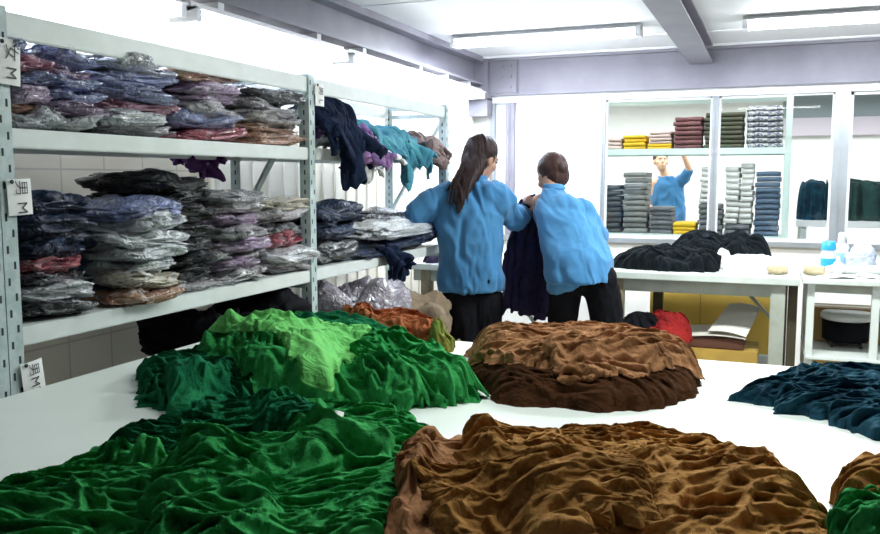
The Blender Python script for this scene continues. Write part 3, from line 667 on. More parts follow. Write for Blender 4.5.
# ------------------------------------------------------------------ bodies: overlapping tapered forms fused into one skin
def cap(p0, r0, p1, r1, flat=1.0, side=(1, 0, 0), n=18):
    """tapered capsule; flat < 1 squeezes it across `side`"""
    p0, p1 = np.array(p0, float), np.array(p1, float); d = p1-p0; L = np.linalg.norm(d); d = d/max(L, 1e-6)
    s = np.array(side, float); s = s-d*(s@d); s /= np.linalg.norm(s)+1e-9; t = np.cross(d, s)
    prof = [(-r0*math.cos(a), r0*math.sin(a)) for a in np.linspace(0, math.pi/2, 7)] + [(L+r1*math.sin(a), r1*math.cos(a)) for a in np.linspace(0, math.pi/2, 7)]
    V = []; F = []
    for h, r in prof:
        r = max(r, 1e-4)
        for k in range(n):
            a = 2*math.pi*k/n; V.append(p0+d*h+s*math.cos(a)*r+t*math.sin(a)*r*flat)
    m = len(prof)
    for i in range(m-1):
        for k in range(n): F.append((i*n+k, i*n+(k+1) % n, (i+1)*n+(k+1) % n, (i+1)*n+k))
    F.append(tuple(range(n))[::-1]); F.append(tuple((m-1)*n+k for k in range(n)))
    return V, F
def ell(c, r, rot=(0, 0, 0), n=20):
    Rm = np.array(Euler(rot).to_matrix()); V = []; F = []
    for i in range(1, n):
        for k in range(n):
            a = math.pi*i/n; b = 2*math.pi*k/n
            V.append(np.array(c)+Rm@np.array([r[0]*math.sin(a)*math.cos(b), r[1]*math.sin(a)*math.sin(b), r[2]*math.cos(a)]))
    for i in range(n-2):
        for k in range(n): F.append((i*n+k, i*n+(k+1) % n, (i+1)*n+(k+1) % n, (i+1)*n+k)[::-1])
    F.append(tuple(range(n))); F.append(tuple((n-2)*n+k for k in range(n))[::-1])
    return V, F
def loft(rings, n=28, closed=True):
    """rings: (centre, half width, half depth, yaw, squareness)"""
    V = []; F = []
    for c, a, b, yw, e in rings:
        for k in range(n):
            t = 2*math.pi*k/n; x = a*np.sign(math.cos(t))*abs(math.cos(t))**e; y = b*np.sign(math.sin(t))*abs(math.sin(t))**e
            V.append(np.array(c)+np.array([x*math.cos(yw)-y*math.sin(yw), x*math.sin(yw)+y*math.cos(yw), 0]))
    m = len(rings)
    for i in range(m-1):
        for k in range(n): F.append((i*n+k, i*n+(k+1) % n, (i+1)*n+(k+1) % n, (i+1)*n+k))
    F.append(tuple(range(n))[::-1]); F.append(tuple((m-1)*n+k for k in range(n)))
    return V, F
def fuse(name, prims, voxel, m, parent, smooth=4, wr=None):
    V = []; F = []
    for v, f in prims:
        o_ = len(V); V += [tuple(a) for a in v]; F += [tuple(i+o_ for i in q) for q in f]
    me = bpy.data.meshes.new('tmp'); me.from_pydata(V, [], F); bm = bmesh.new(); bm.from_mesh(me)
    bmesh.ops.recalc_face_normals(bm, faces=bm.faces); bm.to_mesh(me); bm.free()
    t_ = bpy.data.objects.new('tmp', me); COL.objects.link(t_)
    r = t_.modifiers.new('r', 'REMESH'); r.mode = 'VOXEL'; r.voxel_size = voxel; r.adaptivity = 0
    s_ = t_.modifiers.new('s', 'SMOOTH'); s_.iterations = smooth; s_.factor = .5
    dg = bpy.context.evaluated_depsgraph_get(); nm = bpy.data.meshes.new_from_object(t_.evaluated_get(dg)); bpy.data.objects.remove(t_)
    nm.name = name
    if wr:     # cloth wrinkles pushed along the normals
        amp, sx, sz, seed = wr; k = len(nm.vertices); co = np.zeros(k*3); nm.vertices.foreach_get('co', co); co = co.reshape(-1, 3)
        no = np.array([v.normal[:] for v in nm.vertices])
        a = np.arctan2(no[:, 1], no[:, 0])
        q = co[:, 0]*1.0+co[:, 1]*.9
        w_ = (.6-np.abs(fbm(q/sx+20+.5*fbm(q/sx+5, co[:, 2]/sz, seed+4, 2), co[:, 2]/sz+20+a*.2, seed, 3))*2)*amp+fbm(q/sx*.4+9, co[:, 2]/sz*.7+9, seed+9, 2)*amp*1.2
        co += no*w_[:, None]; nm.vertices.foreach_set('co', co.ravel()); nm.update()
    o = obj(name, nm, m, parent, smooth=True)
    return o
def hand(wr, d, palm_n, curl=.5, s=1.0, left=False):
    """palm and five fingers; d = direction of the fingers, palm_n = where the palm faces"""
    d = np.array(d, float); d /= np.linalg.norm(d); pn = np.array(palm_n, float); pn -= d*(pn@d); pn /= np.linalg.norm(pn)
    sd = np.cross(d, pn)*(1 if left else -1); wr = np.array(wr, float); out = []
    out.append(cap(wr, .024*s, wr+d*.045*s, .032*s, .6, sd)); out.append(cap(wr+d*.03*s, .030*s, wr+d*.075*s, .036*s, .42, sd))
    for k, (off, L) in enumerate(((-.030, .062), (-.010, .074), (.011, .069), (.030, .053))):
        p = wr+d*.080*s+sd*off*s; dd = d.copy(); r = .0085*s
        for q, fr in enumerate((.45, .32, .23)):
            an = curl*(.5+.35*q); c_, s_ = math.cos(an), math.sin(an); ax = pn
            dd = dd*c_+ax*s_; dd /= np.linalg.norm(dd); nx = p+dd*L*fr*s
            out.append(cap(p, r, nx, r*.92, 1, sd, 10)); p = nx; r *= .92
    p = wr+d*.025*s-sd*.028*s; t1 = p+(d*.6-sd*.7+pn*.35)*.040*s; t2 = t1+(d*.85-sd*.25+pn*.4)*.030*s
    out += [cap(p, .013*s, t1, .0105*s, 1, sd, 10), cap(t1, .0105*s, t2, .009*s, 1, sd, 10)]
    return out
def head_prims(c, yaw, tilt=(0, 0), s=1.0):
    """cranium, jaw, nose, brow, lips, ears; yaw 0 looks toward +y"""
    Rm = np.array(Euler((tilt[0], tilt[1], yaw)).to_matrix()); c = np.array(c)
    P_ = lambda x, y, z: c+Rm@(np.array([x, y, z])*s)
    e = (tilt[0], tilt[1], yaw)
    E = lambda p, r: ell(P_(*p), tuple(q*s for q in r), e)
    return [E((0, -.012, .025), (.073, .092, .088)), E((0, .030, -.045), (.055, .060, .068)), E((0, .055, -.085), (.028, .030, .022)),
            cap(P_(0, .086, .012), .008*s, P_(0, .106, -.022), .013*s), E((0, .080, .028), (.045, .016, .010)), E((0, .086, -.052), (.022, .012, .006)), E((0, .085, -.062), (.020, .012, .006)),
            E((-.073, -.002, -.01), (.010, .018, .030)), E((.073, -.002, -.01), (.010, .018, .030)), E((-.045, .055, -.02), (.02, .02, .02)), E((.045, .055, -.02), (.02, .02, .02))], P_

# left worker ---------------------------------------------------------
X_ = np.array
def worker_left():
    t = empty('person', (-1.46, 4.12, 0), label='person in a light blue jacket, long dark hair down the back, elbows out', cat='person', group=None)
    inv = Vector((-1.46, 4.12, 0))
    head_c = (-1.452, 4.25, 1.425); hp, HP = head_prims(head_c, R(-28), (R(-22), R(6)))
    shL, shR = (-1.650, 4.15, 1.235), (-1.315, 4.15, 1.240)
    elL, elR = (-1.755, 4.035, 1.125), (-1.262, 4.22, 1.095)
    wrL, wrR = (-1.575, 4.36, .985), (-1.235, 4.40, 1.150)
    pr = hp+[cap((-1.465, 4.20, 1.37), .046, (-1.475, 4.16, 1.27), .046), cap((-1.48, 4.14, 1.19), .08, (-1.48, 4.10, 1.05), .09, .8),
             cap((-1.48, 4.10, 1.05), .09, (-1.46, 4.09, .88), .11, .85), cap((-1.48, 4.15, 1.20), .05, shL, .042), cap((-1.48, 4.15, 1.20), .05, shR, .042)]
    for sh, el, wr, lf in ((shL, elL, wrL, True), (shR, elR, wrR, False)):
        pr += [cap(sh, .045, el, .036), cap(el, .037, wr, .023)]
        d = X_(wr)-X_(el)
        pr += hand(wr, d+X_([0, .05, -.06]) if lf else X_([.25, .6, -.45]), (0, -.2, -1) if lf else (.9, 0, -.2), .7, 1.0, lf)
    for hx, kx, ax in ((-1.535, -1.535, -1.54), (-1.385, -1.375, -1.37)):
        pr += [cap((hx, 4.09, .85), .085, (kx, 4.13, .48), .055), cap((kx, 4.13, .48), .053, (ax, 4.09, .09), .036), cap((ax, 4.07, .05), .034, (ax, 4.22, .03), .026, .8)]
    mv = lambda o: (o.data.transform(Matrix.Translation(-inv)), o)[1]
    mv(fuse('body', pr, .0065, M['skin'], t, 3))
    for sx in (-.030, .030):
        mv(obj('eye', mesh_np('eye', *ell(HP(sx, .076, .010), (.012, .010, .008))), M['ink'], t))
    # jacket
    yw = 0
    tor = loft([((-1.455, 4.10, .735), .170, .135, yw, .8), ((-1.455, 4.10, .80), .174, .135, yw, .8), ((-1.462, 4.10, .92), .172, .125, yw, .8), ((-1.475, 4.11, 1.05), .178, .115, yw, .8),
                ((-1.482, 4.13, 1.16), .180, .105, yw, .85), ((-1.482, 4.145, 1.23), .158, .092, yw, .9), ((-1.478, 4.165, 1.285), .105, .078, yw, 1), ((-1.470, 4.185, 1.315), .058, .060, yw, 1)])
    jk = [tor, ell((-1.474, 4.165, 1.262), (.11, .088, .055))]
    jk += [cap((-1.60, 4.13, 1.225), .080, (-1.67, 4.09, 1.175), .088, 1), cap((-1.66, 4.10, 1.185), .086, (-1.745, 4.04, 1.130), .068), cap((-1.745, 4.04, 1.125), .066, (-1.645, 4.22, 1.045), .050)]
    jk += [cap((-1.36, 4.14, 1.232), .075, (-1.30, 4.17, 1.19), .082), cap((-1.31, 4.16, 1.19), .080, (-1.262, 4.22, 1.110), .066), cap((-1.262, 4.22, 1.105), .064, (-1.245, 4.32, 1.13), .050)]
    jk += [cap((-1.62, 4.12, 1.13), .065, (-1.58, 4.10, .98), .05)]
    o = mv(fuse('jacket', jk, .0085, M['jacket'], t, 5, (.009, .085, .20, 3)))
    mv(fuse('collar', [loft([((-1.470, 4.19, 1.300), .064, .062, 0, 1), ((-1.466, 4.20, 1.335), .056, .056, 0, 1)])], .006, M['jacket'], t, 3))
    mv(fuse('pocket_mark', [ell((-1.325, 3.995, .80), (.006, .004, .012))], .002, M['black'], t, 1))
    # wide black trousers reading as one dark shape
    sk = [loft([((-1.455, 4.11, .06), .165, .10, 0, .8), ((-1.455, 4.11, .30), .160, .11, 0, .8), ((-1.455, 4.11, .55), .158, .12, 0, .8), ((-1.455, 4.11, .72), .152, .115, 0, .8), ((-1.455, 4.105, .76), .135, .10, 0, .9), ((-1.46, 4.10, .88), .11, .085, 0, .9)])]
    mv(fuse('skirt', sk, .011, M['black'], t, 4, (.012, .05, .6, 5)))
    for ax in (-1.54, -1.37): mv(fuse('shoe', [cap((ax, 4.045, .045), .044, (ax, 4.21, .035), .038, .85, (1, 0, 0))], .008, M['shoe'], t, 2))
    # hair
    HE = lambda p, r: ell(HP(*p), r, (R(-22), R(6), R(-28)))
    hr = [HE((0, -.026, .030), (.081, .094, .092)), HE((-.022, -.035, -.02), (.058, .072, .085))]
    hr += [cap((-1.480, 4.19, 1.43), .050, (-1.528, 4.12, 1.33), .022), cap((-1.528, 4.12, 1.33), .022, (-1.582, 4.05, 1.250), .005),
           cap((-1.465, 4.18, 1.41), .062, (-1.484, 4.08, 1.30), .040, .7), cap((-1.484, 4.075, 1.30), .038, (-1.482, 4.005, 1.21), .026, .7), cap((-1.482, 4.005, 1.21), .026, (-1.484, 3.985, 1.150), .011, .7),
           cap((-1.44, 4.17, 1.40), .050, (-1.462, 4.08, 1.29), .030), cap((-1.462, 4.08, 1.29), .03, (-1.47, 4.02, 1.22), .012)]
    mv(fuse('hair', hr, .006, M['hair'], t, 3, (.004, .012, .3, 8)))
    b = MB(); rr = random.Random(4)
    for k in range(26):
        x0 = -1.47+rr.uniform(-.05, .04); f_ = rr.random()
        b.tube([(x0, 4.13, 1.40), (x0-.03*f_-.01, 4.05, 1.30), (x0-.06*f_, 4.0, 1.22-.03*f_), (x0-.08*f_+.01, 3.985, 1.17+.05*rr.random())], [.004, .004, .003, .0008], 5)
    mv(b.build('hair_strands', M['hair'], t))
    return t
worker_left()
def worker_right():
    inv = Vector((-.86, 4.12, 0)); t = empty('person', tuple(inv), label='person in a light blue jacket with short brown hair, leaning left in black trousers', cat='person')
    mv = lambda o: (o.data.transform(Matrix.Translation(-inv)), o)[1]
    hp, HP = head_prims((-1.074, 4.27, 1.328), R(40), (R(-16), R(-8)), .98)
    shL, shR = (-1.115, 4.20, 1.200), (-.890, 4.14, 1.175)
    elL, elR = (-1.175, 4.27, 1.06), (-.835, 4.25, 1.03); wrL, wrR = (-1.145, 4.325, 1.165), (-.87, 4.47, .945)
    elL = (-1.13, 4.38, 1.07)
    pr = hp+[cap((-1.065, 4.22, 1.30), .044, (-1.035, 4.18, 1.22), .044), cap((-1.0, 4.16, 1.15), .075, (-.93, 4.10, 1.0), .085, .8), cap((-.93, 4.10, 1.0), .085, (-.87, 4.07, .86), .10, .85),
             cap((-1.0, 4.17, 1.17), .045, shL, .040), cap((-1.0, 4.16, 1.16), .045, shR, .040)]
    pr += [cap(shL, .043, elL, .034), cap(elL, .034, wrL, .022), cap(shR, .043, elR, .035), cap(elR, .035, wrR, .023)]
    pr += hand(wrL, (-.8, -.05, .55), (-.3, .9, -.4), 1.0, .9, False) + hand(wrR, (-.15, .8, -.35), (0, -.2, -1), .6, .95, False)
    legs = (((-.950, 4.09, .83), (-.995, 4.15, .46), (-1.01, 4.09, .09)), ((-.775, 4.07, .84), (-.718, 4.11, .46), (-.69, 4.06, .09)))
    for h, k, a in legs: pr += [cap(h, .070, k, .050), cap(k, .052, a, .036), cap((a[0], a[1]-.02, .05), .034, (a[0], a[1]+.12, .03), .026, .8)]
    mv(fuse('body', pr, .0065, M['skin'], t, 3))
    for sx in (-.030, .030): mv(obj('eye', mesh_np('eye', *ell(HP(sx, .076, .010), (.012, .010, .008))), M['ink'], t))
    jk = [loft([((-.870, 4.06, .815), .160, .135, R(0), .8), ((-.876, 4.065, .84), .168, .138, 0, .8), ((-.895, 4.08, .94), .165, .13, 0, .8), ((-.945, 4.10, 1.06), .160, .11, 0, .85),
                ((-.980, 4.13, 1.15), .150, .10, 0, .9), ((-1.005, 4.16, 1.21), .120, .085, 0, .95), ((-1.035, 4.185, 1.25), .078, .066, 0, 1), ((-1.05, 4.20, 1.275), .054, .056, 0, 1)])]
    jk += [ell((-1.035, 4.185, 1.225), (.085, .078, .050))]
    jk += [cap((-1.06, 4.17, 1.18), .072, (-1.10, 4.24, 1.13), .07), cap((-1.10, 4.24, 1.13), .066, (-1.13, 4.36, 1.075), .052), cap((-1.13, 4.37, 1.075), .050, (-1.148, 4.335, 1.135), .040)]
    jk += [cap((-.97, 4.13, 1.175), .080, (-.90, 4.13, 1.165), .070), cap((-.90, 4.13, 1.165), .072, (-.868, 4.17, 1.10), .066), cap((-.870, 4.17, 1.10), .066, (-.838, 4.24, 1.025), .056), cap((-.838, 4.25, 1.025), .054, (-.86, 4.38, .965), .044)]
    jk += [cap((-.985, 4.05, .795), .050, (-.86, 4.05, .835), .060), cap((-.985, 4.04, .80), .048, (-.93, 4.0, .83), .05)]
    mv(fuse('jacket', jk, .0085, M['jacket'], t, 5, (.008, .08, .20, 13)))
    mv(fuse('collar', [loft([((-1.043, 4.205, 1.262), .060, .058, 0, 1), ((-1.056, 4.215, 1.292), .052, .052, 0, 1)])], .006, M['jacket'], t, 3))
    tr = [cap((-.865, 4.07, .90), .095, (-.862, 4.075, .84), .10, .85)]
    for h, k, a in legs: tr += [cap((h[0], h[1], .82), .090, k, .068), cap(k, .068, (a[0], a[1], .12), .064)]
    mv(fuse('trousers', tr, .009, M['black'], t, 2, (.004, .05, .12, 15)))
    for h, k, a in legs: mv(fuse('shoe', [cap((a[0], a[1]-.045, .045), .044, (a[0], a[1]+.12, .035), .038, .85, (1, 0, 0))], .008, M['shoe'], t, 2))
    HE = lambda p, r: ell(HP(*p), r, (R(-16), R(-8), R(40)))
    mv(fuse('hair', [HE((0, -.020, .036), (.080, .094, .088)), HE((0, -.055, -.01), (.066, .055, .065)), HE((.015, -.102, .015), (.030, .024, .030))], .006, M['hair2'], t, 3, (.003, .012, .2, 18)))
    return t
worker_right()

# dark garment held up between them
def hanging(name, top, bot, w0, w1, m, label, seed):
    nu, nv = 90, 80; u, v = np.meshgrid(np.linspace(0, 1, nu), np.linspace(0, 1, nv), indexing='ij')
    cx = top[0]+(bot[0]-top[0])*v; w_ = w0+(w1-w0)*np.clip(v*2.2, 0, 1)**.7
    x = cx+(u-.5)*w_+.012*fbm(u*3, v*4, seed)
    ph = u*5+.8*fbm(u*2, v*1.6, seed+2); y = top[1]+(bot[1]-top[1])*v+.028*np.sin(ph*2*math.pi)*(.4+.6*v)*.7+.02*fbm(u*6, v*5, seed+3)
    zb = bot[2]+.03*fbm(u*5, u*0, seed+5)+.05*np.abs(u-.85)
    z = top[2]-.05*np.abs(u-.65)*(1-v)+(zb-top[2])*v
    c = np.array(top); p = np.stack([x, y, z], -1).reshape(-1, 3)-c; idx = np.arange(nu*nv).reshape(nu, nv)
    f = np.stack([idx[:-1, :-1], idx[1:, :-1], idx[1:, 1:], idx[:-1, 1:]], -1).reshape(-1, 4)
    o = obj(name, mesh_np(name, p, f), m, None, loc=tuple(c)); s_ = o.modifiers.new('t', 'SOLIDIFY'); s_.thickness = .012
    return tag(o, label, 'garment')
hanging('held_garment', (-1.195, 4.345, 1.235), (-1.225, 4.27, .57), .12, .27, M['darkgarment'], 'dark navy garment held up between the two workers, hanging down', 4)

# small woven tags on the shirts
def woven(px, py, z, parent_label):
    par = [o for o in bpy.data.objects if o.get('label') == parent_label][0]; c = at(px, py, 2, z); hz = float(hm_get(HM, np.array([c[0]]), np.array([c[1]]))[0]); c = at(px, py, 2, hz+.004)
    b = MB(); v_ = [[b.b.verts.new(((i/4-.5)*.022, (j/3-.5)*.014, .003*math.sin(i))) for j in range(4)] for i in range(5)]
    for i in range(4):
        for j in range(3): b.b.faces.new((v_[i][j], v_[i+1][j], v_[i+1][j+1], v_[i][j+1]))
    o = b.build('woven_tag', M['paper'], par, loc=Vector(c)-par.location, rot=(.5, 0, .3)); s_ = o.modifiers.new('t', 'SOLIDIFY'); s_.thickness = .001; o['label'] = 'tiny white tag'
woven(338, 414, .87, 'green shirt at the far side of the near heap, with a tiny white tag')
woven(562, 368, .92, 'rust-brown shirt wrapped over the round bundle')
woven(621, 377, .92, 'rust-brown shirt wrapped over the round bundle')

# ------------------------------------------------------------------ far table load (heaps as relaxed sheets on the worktable)
HM[:] = TZ; HX0, HY0 = -2.1, 3.9; HS = .006
def fp(name, pts, m, label, cat, group=None, **k):
    Q_ = [at(q[0], q[1], 2, q[2] if len(q) > 2 else TZ)[:2] for q in pts]
    return tag(cloth(name, Q_, m, **k), label, cat, group)
def heap(name, x0, x1, y0, y1, m, label, cat, group=None, **k):
    Q_ = [(x0+(x1-x0)*(.5+.5*np.sign(math.cos(a))*abs(math.cos(a))**.6), y0+(y1-y0)*(.5+.5*np.sign(math.sin(a))*abs(math.sin(a))**.6)) for a in np.linspace(0, 2*math.pi, 24, endpoint=False)]
    return tag(cloth(name, Q_, m, **k), label, cat, group)
GD = 'dark clothes on the worktable'
heap('dark_garment_heap', -.86, -.22, 4.62, 5.15, M['blackcloth'], 'long black heap of cloth in the middle of the worktable', 'cloth', GD, n=100, seed=51, mound=.10, mpow=6, wl=.07, rough_m=.25)
heap('dark_garment_heap', -.62, -.02, 5.16, 5.66, M['blackcloth'], 'taller black heap of cloth behind the long one, by the window sill', 'cloth', GD, n=90, seed=52, mound=.21, wl=.07, rough_m=.3, mpow=3)
heap('white_cloth_heap', -.26, .12, 4.66, 5.10, M['whitecloth'], 'white cloth heap on the right end of the worktable', 'cloth', None, n=80, seed=53, mound=.05, wl=.04, mpow=4, amp=.020, rough_m=.3)
heap('dark_garment_heap', -1.95, -1.66, 4.55, 5.2, M['darkgarment'], 'dark heap of cloth at the left end of the worktable beyond the elbow', 'cloth', GD, n=70, seed=54, mound=.10, wl=.06, mpow=4)
# beige rolled cloths
for k, (x, y_, r_, L, rz, lab) in enumerate([(.03, 4.68, .024, .10, .3, 'beige folded cloth roll nearest the white heap'), (.20, 4.66, .026, .10, -.2, 'pale beige cloth roll beside the bottles'), (.31, 4.78, .022, .12, .6, 'whitish cloth roll behind the beige ones')]):
    b = MB().tube([(-L/2, 0, r_), (-L/4, .004, r_*1.05), (0, .0, r_), (L/4, .005, r_*1.06), (L/2, 0, r_)], [r_*.8, r_, r_*1.08, r_, r_*.82], 18)
    tag(b.build('cloth_roll', mat('beige_cotton', (.40, .32, .20), .9, (.50, .42, .28), 20, bump=.6, bscale=30) if k < 2 else M['whitecloth'], loc=(x, y_, TZ+(.005 if x > .14 else 0)), rot=(0, 0, rz)), lab, 'cloth', 'cloth rolls by the bottles')
# bottles
def bottle(px, py, Yv, r_, h_, mb, mc, label, neck=.4, lab=None):
    p = at(px, py, 1, Yv); t = empty('bottle', (p[0], Yv, .825), label=label, cat='bottle', group='bottles on the side table')
    hb = h_*.72
    MB().lathe([(.001, 0), (r_*.9, 0), (r_, .006), (r_, hb*.86), (r_*.85, hb*.95), (r_*neck, hb), (r_*neck, hb*1.02)], 24).build('body', mb, t)
    MB().lathe([(r_*(neck+.08), hb), (r_*(neck+.12), hb+.004), (r_*(neck+.02), h_-.004), (r_*neck*.7, h_)], 20).build('cap', mc, t)
    if lab: MB().lathe([(r_*1.01, hb*.25), (r_*1.02, hb*.26), (r_*1.02, hb*.62), (r_*1.01, hb*.63)], 24).build('wrap_label', lab, t)
    return t
bottle(828, 262, 4.85, .036, .165, M['whiteplastic'], M['bluecap'], 'white bottle with a broad bright blue top', .92, M['bluecap'])
bottle(841, 258, 5.05, .038, .20, M['whiteplastic'], M['whiteplastic'], 'tall white plastic bottle with a narrow neck behind the blue-topped one', .45, mat('blue_label', (.25, .42, .70), .4))
bottle(838, 262, 4.70, .020, .10, mat('cream_plastic', (.78, .76, .66), .35), M['whiteplastic'], 'small cream bottle in front of the tall white one', .35)
me = bag_mesh(3, .07, .05, .055)
tag(obj('plastic_bag', me, M['clearplastic'], loc=(.44, 5.0, .825+.055), smooth=True), 'cloudy blue-white plastic bag right of the bottles', 'bag')
tag(MB().tube([(-.13, 0, .022), (.13, 0, .022)], .022, 20).build('paper_roll', M['paper'], loc=(.42, 4.82, .825), rot=(0, 0, .08)), 'white paper roll lying on the side table', 'roll')
for k, (x, y_, rz, lab) in enumerate([(.33, 4.62, .3, 'white paper sheet lying near the front edge of the side table'), (.50, 4.66, -.2, 'white paper sheet right of the other on the side table')]):
    b = MB(); n_ = 8; vs = [[b.b.verts.new(((i/n_-.5)*.21, (j/n_-.5)*.15, .003+.008*math.sin(i/n_*4+k)**2)) for j in range(n_+1)] for i in range(n_+1)]
    for i in range(n_):
        for j in range(n_): b.b.faces.new((vs[i][j], vs[i+1][j], vs[i+1][j+1], vs[i][j+1]))
    o = b.build('paper_sheet', M['paper'], loc=(x, y_, .825+.002*k), rot=(0, 0, rz)); s_ = o.modifiers.new('t', 'SOLIDIFY'); s_.thickness = .0008; tag(o, lab, 'paper', 'papers on the side table')

# ------------------------------------------------------------------ under the tables
b = MB().box(-.42, .42, -.009, .009, 0, .62); b.bevel(.003)
t = empty('leaning_board', (-.35, 5.86, .16), label='yellow board standing under the worktable against the wall', cat='board')
b.build('board', M['board'], t)
MB().box(-.09, -.085, -.011, -.009, .0, .62).build('seam', M['carton'], t)
MB().box(-.42, .42, -.05, .05, -.16, 0).bevel(.004).build('plinth', M['white_metal'], t)
def carton(name, x0, x1, y0, y1, z0, z1, m, label, flaps=False):
    t = empty(name, ((x0+x1)/2, (y0+y1)/2, z0), label=label, cat='box', group='cartons under the worktable'); hx, hy, h = (x1-x0)/2, (y1-y0)/2, z1-z0
    b = MB().box(-hx, hx, -hy, hy, 0, h); b.bevel(.004); b.build('carton_body', m, t)
    MB().box(-hx-.001, hx+.001, -.024, .024, h-.0005, h+.0008).build('tape', mat('tan_tape', (.45, .32, .14), .3), t)
    return t
carton('carton', -.46, -.08, 4.62, 4.95, 0, .34, M['carton'], 'brown carton on the floor, lowest of the carton stack')
carton('carton', -.43, -.05, 4.60, 4.92, .341, .415, M['carton_y'], 'flat yellowish carton in the middle of the carton stack')
carton('carton', -.41, -.12, 4.62, 4.90, .417, .475, mat('dark_red_carton', (.10, .035, .02), .7), 'dark reddish flat carton on top of the stack')
# open grey card folder with raised leaf
t = empty('card_folder', (-.28, 4.72, .478), label='pale grey card folder gaping open on top of the cartons', cat='folder')
def leaf(name, a, b_, c, d, m):
    bm = MB(); n_ = 6; g_ = [[bm.b.verts.new(((Vector(a)*(1-i/n_)+Vector(b_)*(i/n_))*(1-j/n_)+(Vector(d)*(1-i/n_)+Vector(c)*(i/n_))*(j/n_))+Vector((0, 0, .012*math.sin(i/n_*3.1)))) for j in range(n_+1)] for i in range(n_+1)]
    for i in range(n_):
        for j in range(n_): bm.b.faces.new((g_[i][j], g_[i+1][j], g_[i+1][j+1], g_[i][j+1]))
    o = bm.build(name, m, t); s_ = o.modifiers.new('t', 'SOLIDIFY'); s_.thickness = .004; return o
leaf('lower_leaf', (-.13, -.11, .0), (.17, -.12, .005), (.17, .12, .02), (-.13, .13, .02), M['papercard'])
leaf('raised_leaf', (-.02, -.11, .035), (.17, -.12, .015), (.235, .08, .145), (.07, .11, .155), M['papercard'])
# dark and red clothes heap on a low stool
t = empty('floor_bin', (-.60, 4.62, 0), label='dark low bin under the worktable holding the dark and red clothes', cat='bin')
b = MB().lathe([(.12, 0), (.13, .01), (.165, .46), (.17, .48), (.155, .48), (.12, .03)], 28); b.build('bin_body', M['black'], t)
MB().lathe([(.163, .46), (.178, .465), (.178, .485), (.155, .485)], 28).build('rim', M['shoe'], t)
HM[:] = .47
heap('crumpled_garment', -.80, -.53, 4.44, 4.80, M['black'], 'black garment heaped beside the right worker, under the table', 'cloth', 'clothes piled under the worktable', n=60, seed=61, mound=.16, wl=.07)
HM[:] = .46
heap('crumpled_garment', -.63, -.39, 4.42, 4.74, M['red'], 'dark red garment heaped left of the cartons', 'cloth', 'clothes piled under the worktable', n=60, seed=62, mound=.18, wl=.06)
# stool with dark seat on the shelf side and yellow crate
t = empty('stool', (.38, 4.86, .437), label='low dark stool stored on the shelf of the side table', cat='stool')
MB().lathe([(.001, .14), (.115, .14), (.13, .15), (.13, .165), (.12, .178), (.001, .18)], 32).build('seat', mat('pale_grey_seat', (.45, .45, .44), .4), t)
MB().lathe([(.001, .03), (.105, .03), (.118, .04), (.118, .139), (.001, .139)], 32).build('seat_drum', M['black'], t)
for a in range(4): MB().tube([(.085*math.cos(a*1.57+.78), .085*math.sin(a*1.57+.78), .03), (.10*math.cos(a*1.57+.78), .10*math.sin(a*1.57+.78), 0)], .009, 10).build('leg', M['shoe'], t)
carton('carton', .20, .56, 4.95, 5.14, .437, .62, M['carton'], 'brown carton behind the dark stool on the side table shelf')
t = empty('crate', (.34, 4.78, 0), label='yellowish low crate on the floor beneath the side table', cat='crate')
for (q0, q1, y0_, y1_) in ((-.13, .13, -.12, -.108), (-.13, .13, .108, .12), (-.13, -.118, -.108, .108), (.118, .13, -.108, .108)):
    MB().box(q0, q1, y0_, y1_, .012, .40).bevel(.002).build('side_panel', M['carton_y'], t)
MB().box(-.13, .13, -.12, .12, 0, .011).build('bottom_panel', M['carton_y'], t)

# ------------------------------------------------------------------ the room behind the glass
FR = 7.6
def frack(y, label):
    t = empty('far_rack', (-.85, y+.2, 0), label=label, cat='rack'); X0, X1 = -1.85, .115
    for x in (X0, X1-.05):
        for yy in (-.2, .2): MB().box(x+.85, x+.90, yy-.02, yy+.02, 0, 2.04).bevel(.003).build('upright', M['rackfar'], t)
    for z in (.775, 1.52, 1.985):
        for yy in (-.21, .19): MB().box(X0+.85, X1+.85, yy-.008, yy+.012, z, z+.055).bevel(.002).build('beam', M['rackfar'], t)
        if z < 1.9: MB().box(X0+.86, X1+.84, -.20, .19, z+.042, z+.052).build('shelf', M['rackfar'], t)
    return t
frack(FR, 'pale green rack of folded clothes behind the glass')
def folded_mesh(w_, d_, h_, seed=0):
    """folded garment: rounded front fold, two layers"""
    b = bmesh.new()
    for k in range(1):
        z0 = 0; hh = h_*.93; prof = []
        for a in np.linspace(-math.pi/2, math.pi/2, 5): prof.append((-d_/2+hh/2-math.cos(a)*hh/2, z0+hh/2+math.sin(a)*hh/2))
        prof += [(d_/2, z0+hh), (d_/2, z0)]
        rg = []
        for s_ in (-w_/2, -w_/2+.008, -w_/6, w_/6, w_/2-.008, w_/2):
            q = .85 if abs(s_) == w_/2 else 1
            rg.append([b.verts.new((s_, py*q, z0+hh/2+(pz-z0-hh/2)*q+.002*math.sin(s_*30+seed))) for py, pz in prof])
        for a_, c_ in zip(rg, rg[1:]):
            for i in range(len(prof)): b.faces.new((a_[i], a_[(i+1) % len(prof)], c_[(i+1) % len(prof)], c_[i]))
        b.faces.new(rg[0][::-1]); b.faces.new(rg[-1])
    bmesh.ops.recalc_face_normals(b, faces=b.faces); me = bpy.data.meshes.new('folded_garment'); b.to_mesh(me); b.free()
    return me
fm = lambda n, a, b_=None: mat(n, a, .8, b_, 20, bump=.3, bscale=60)
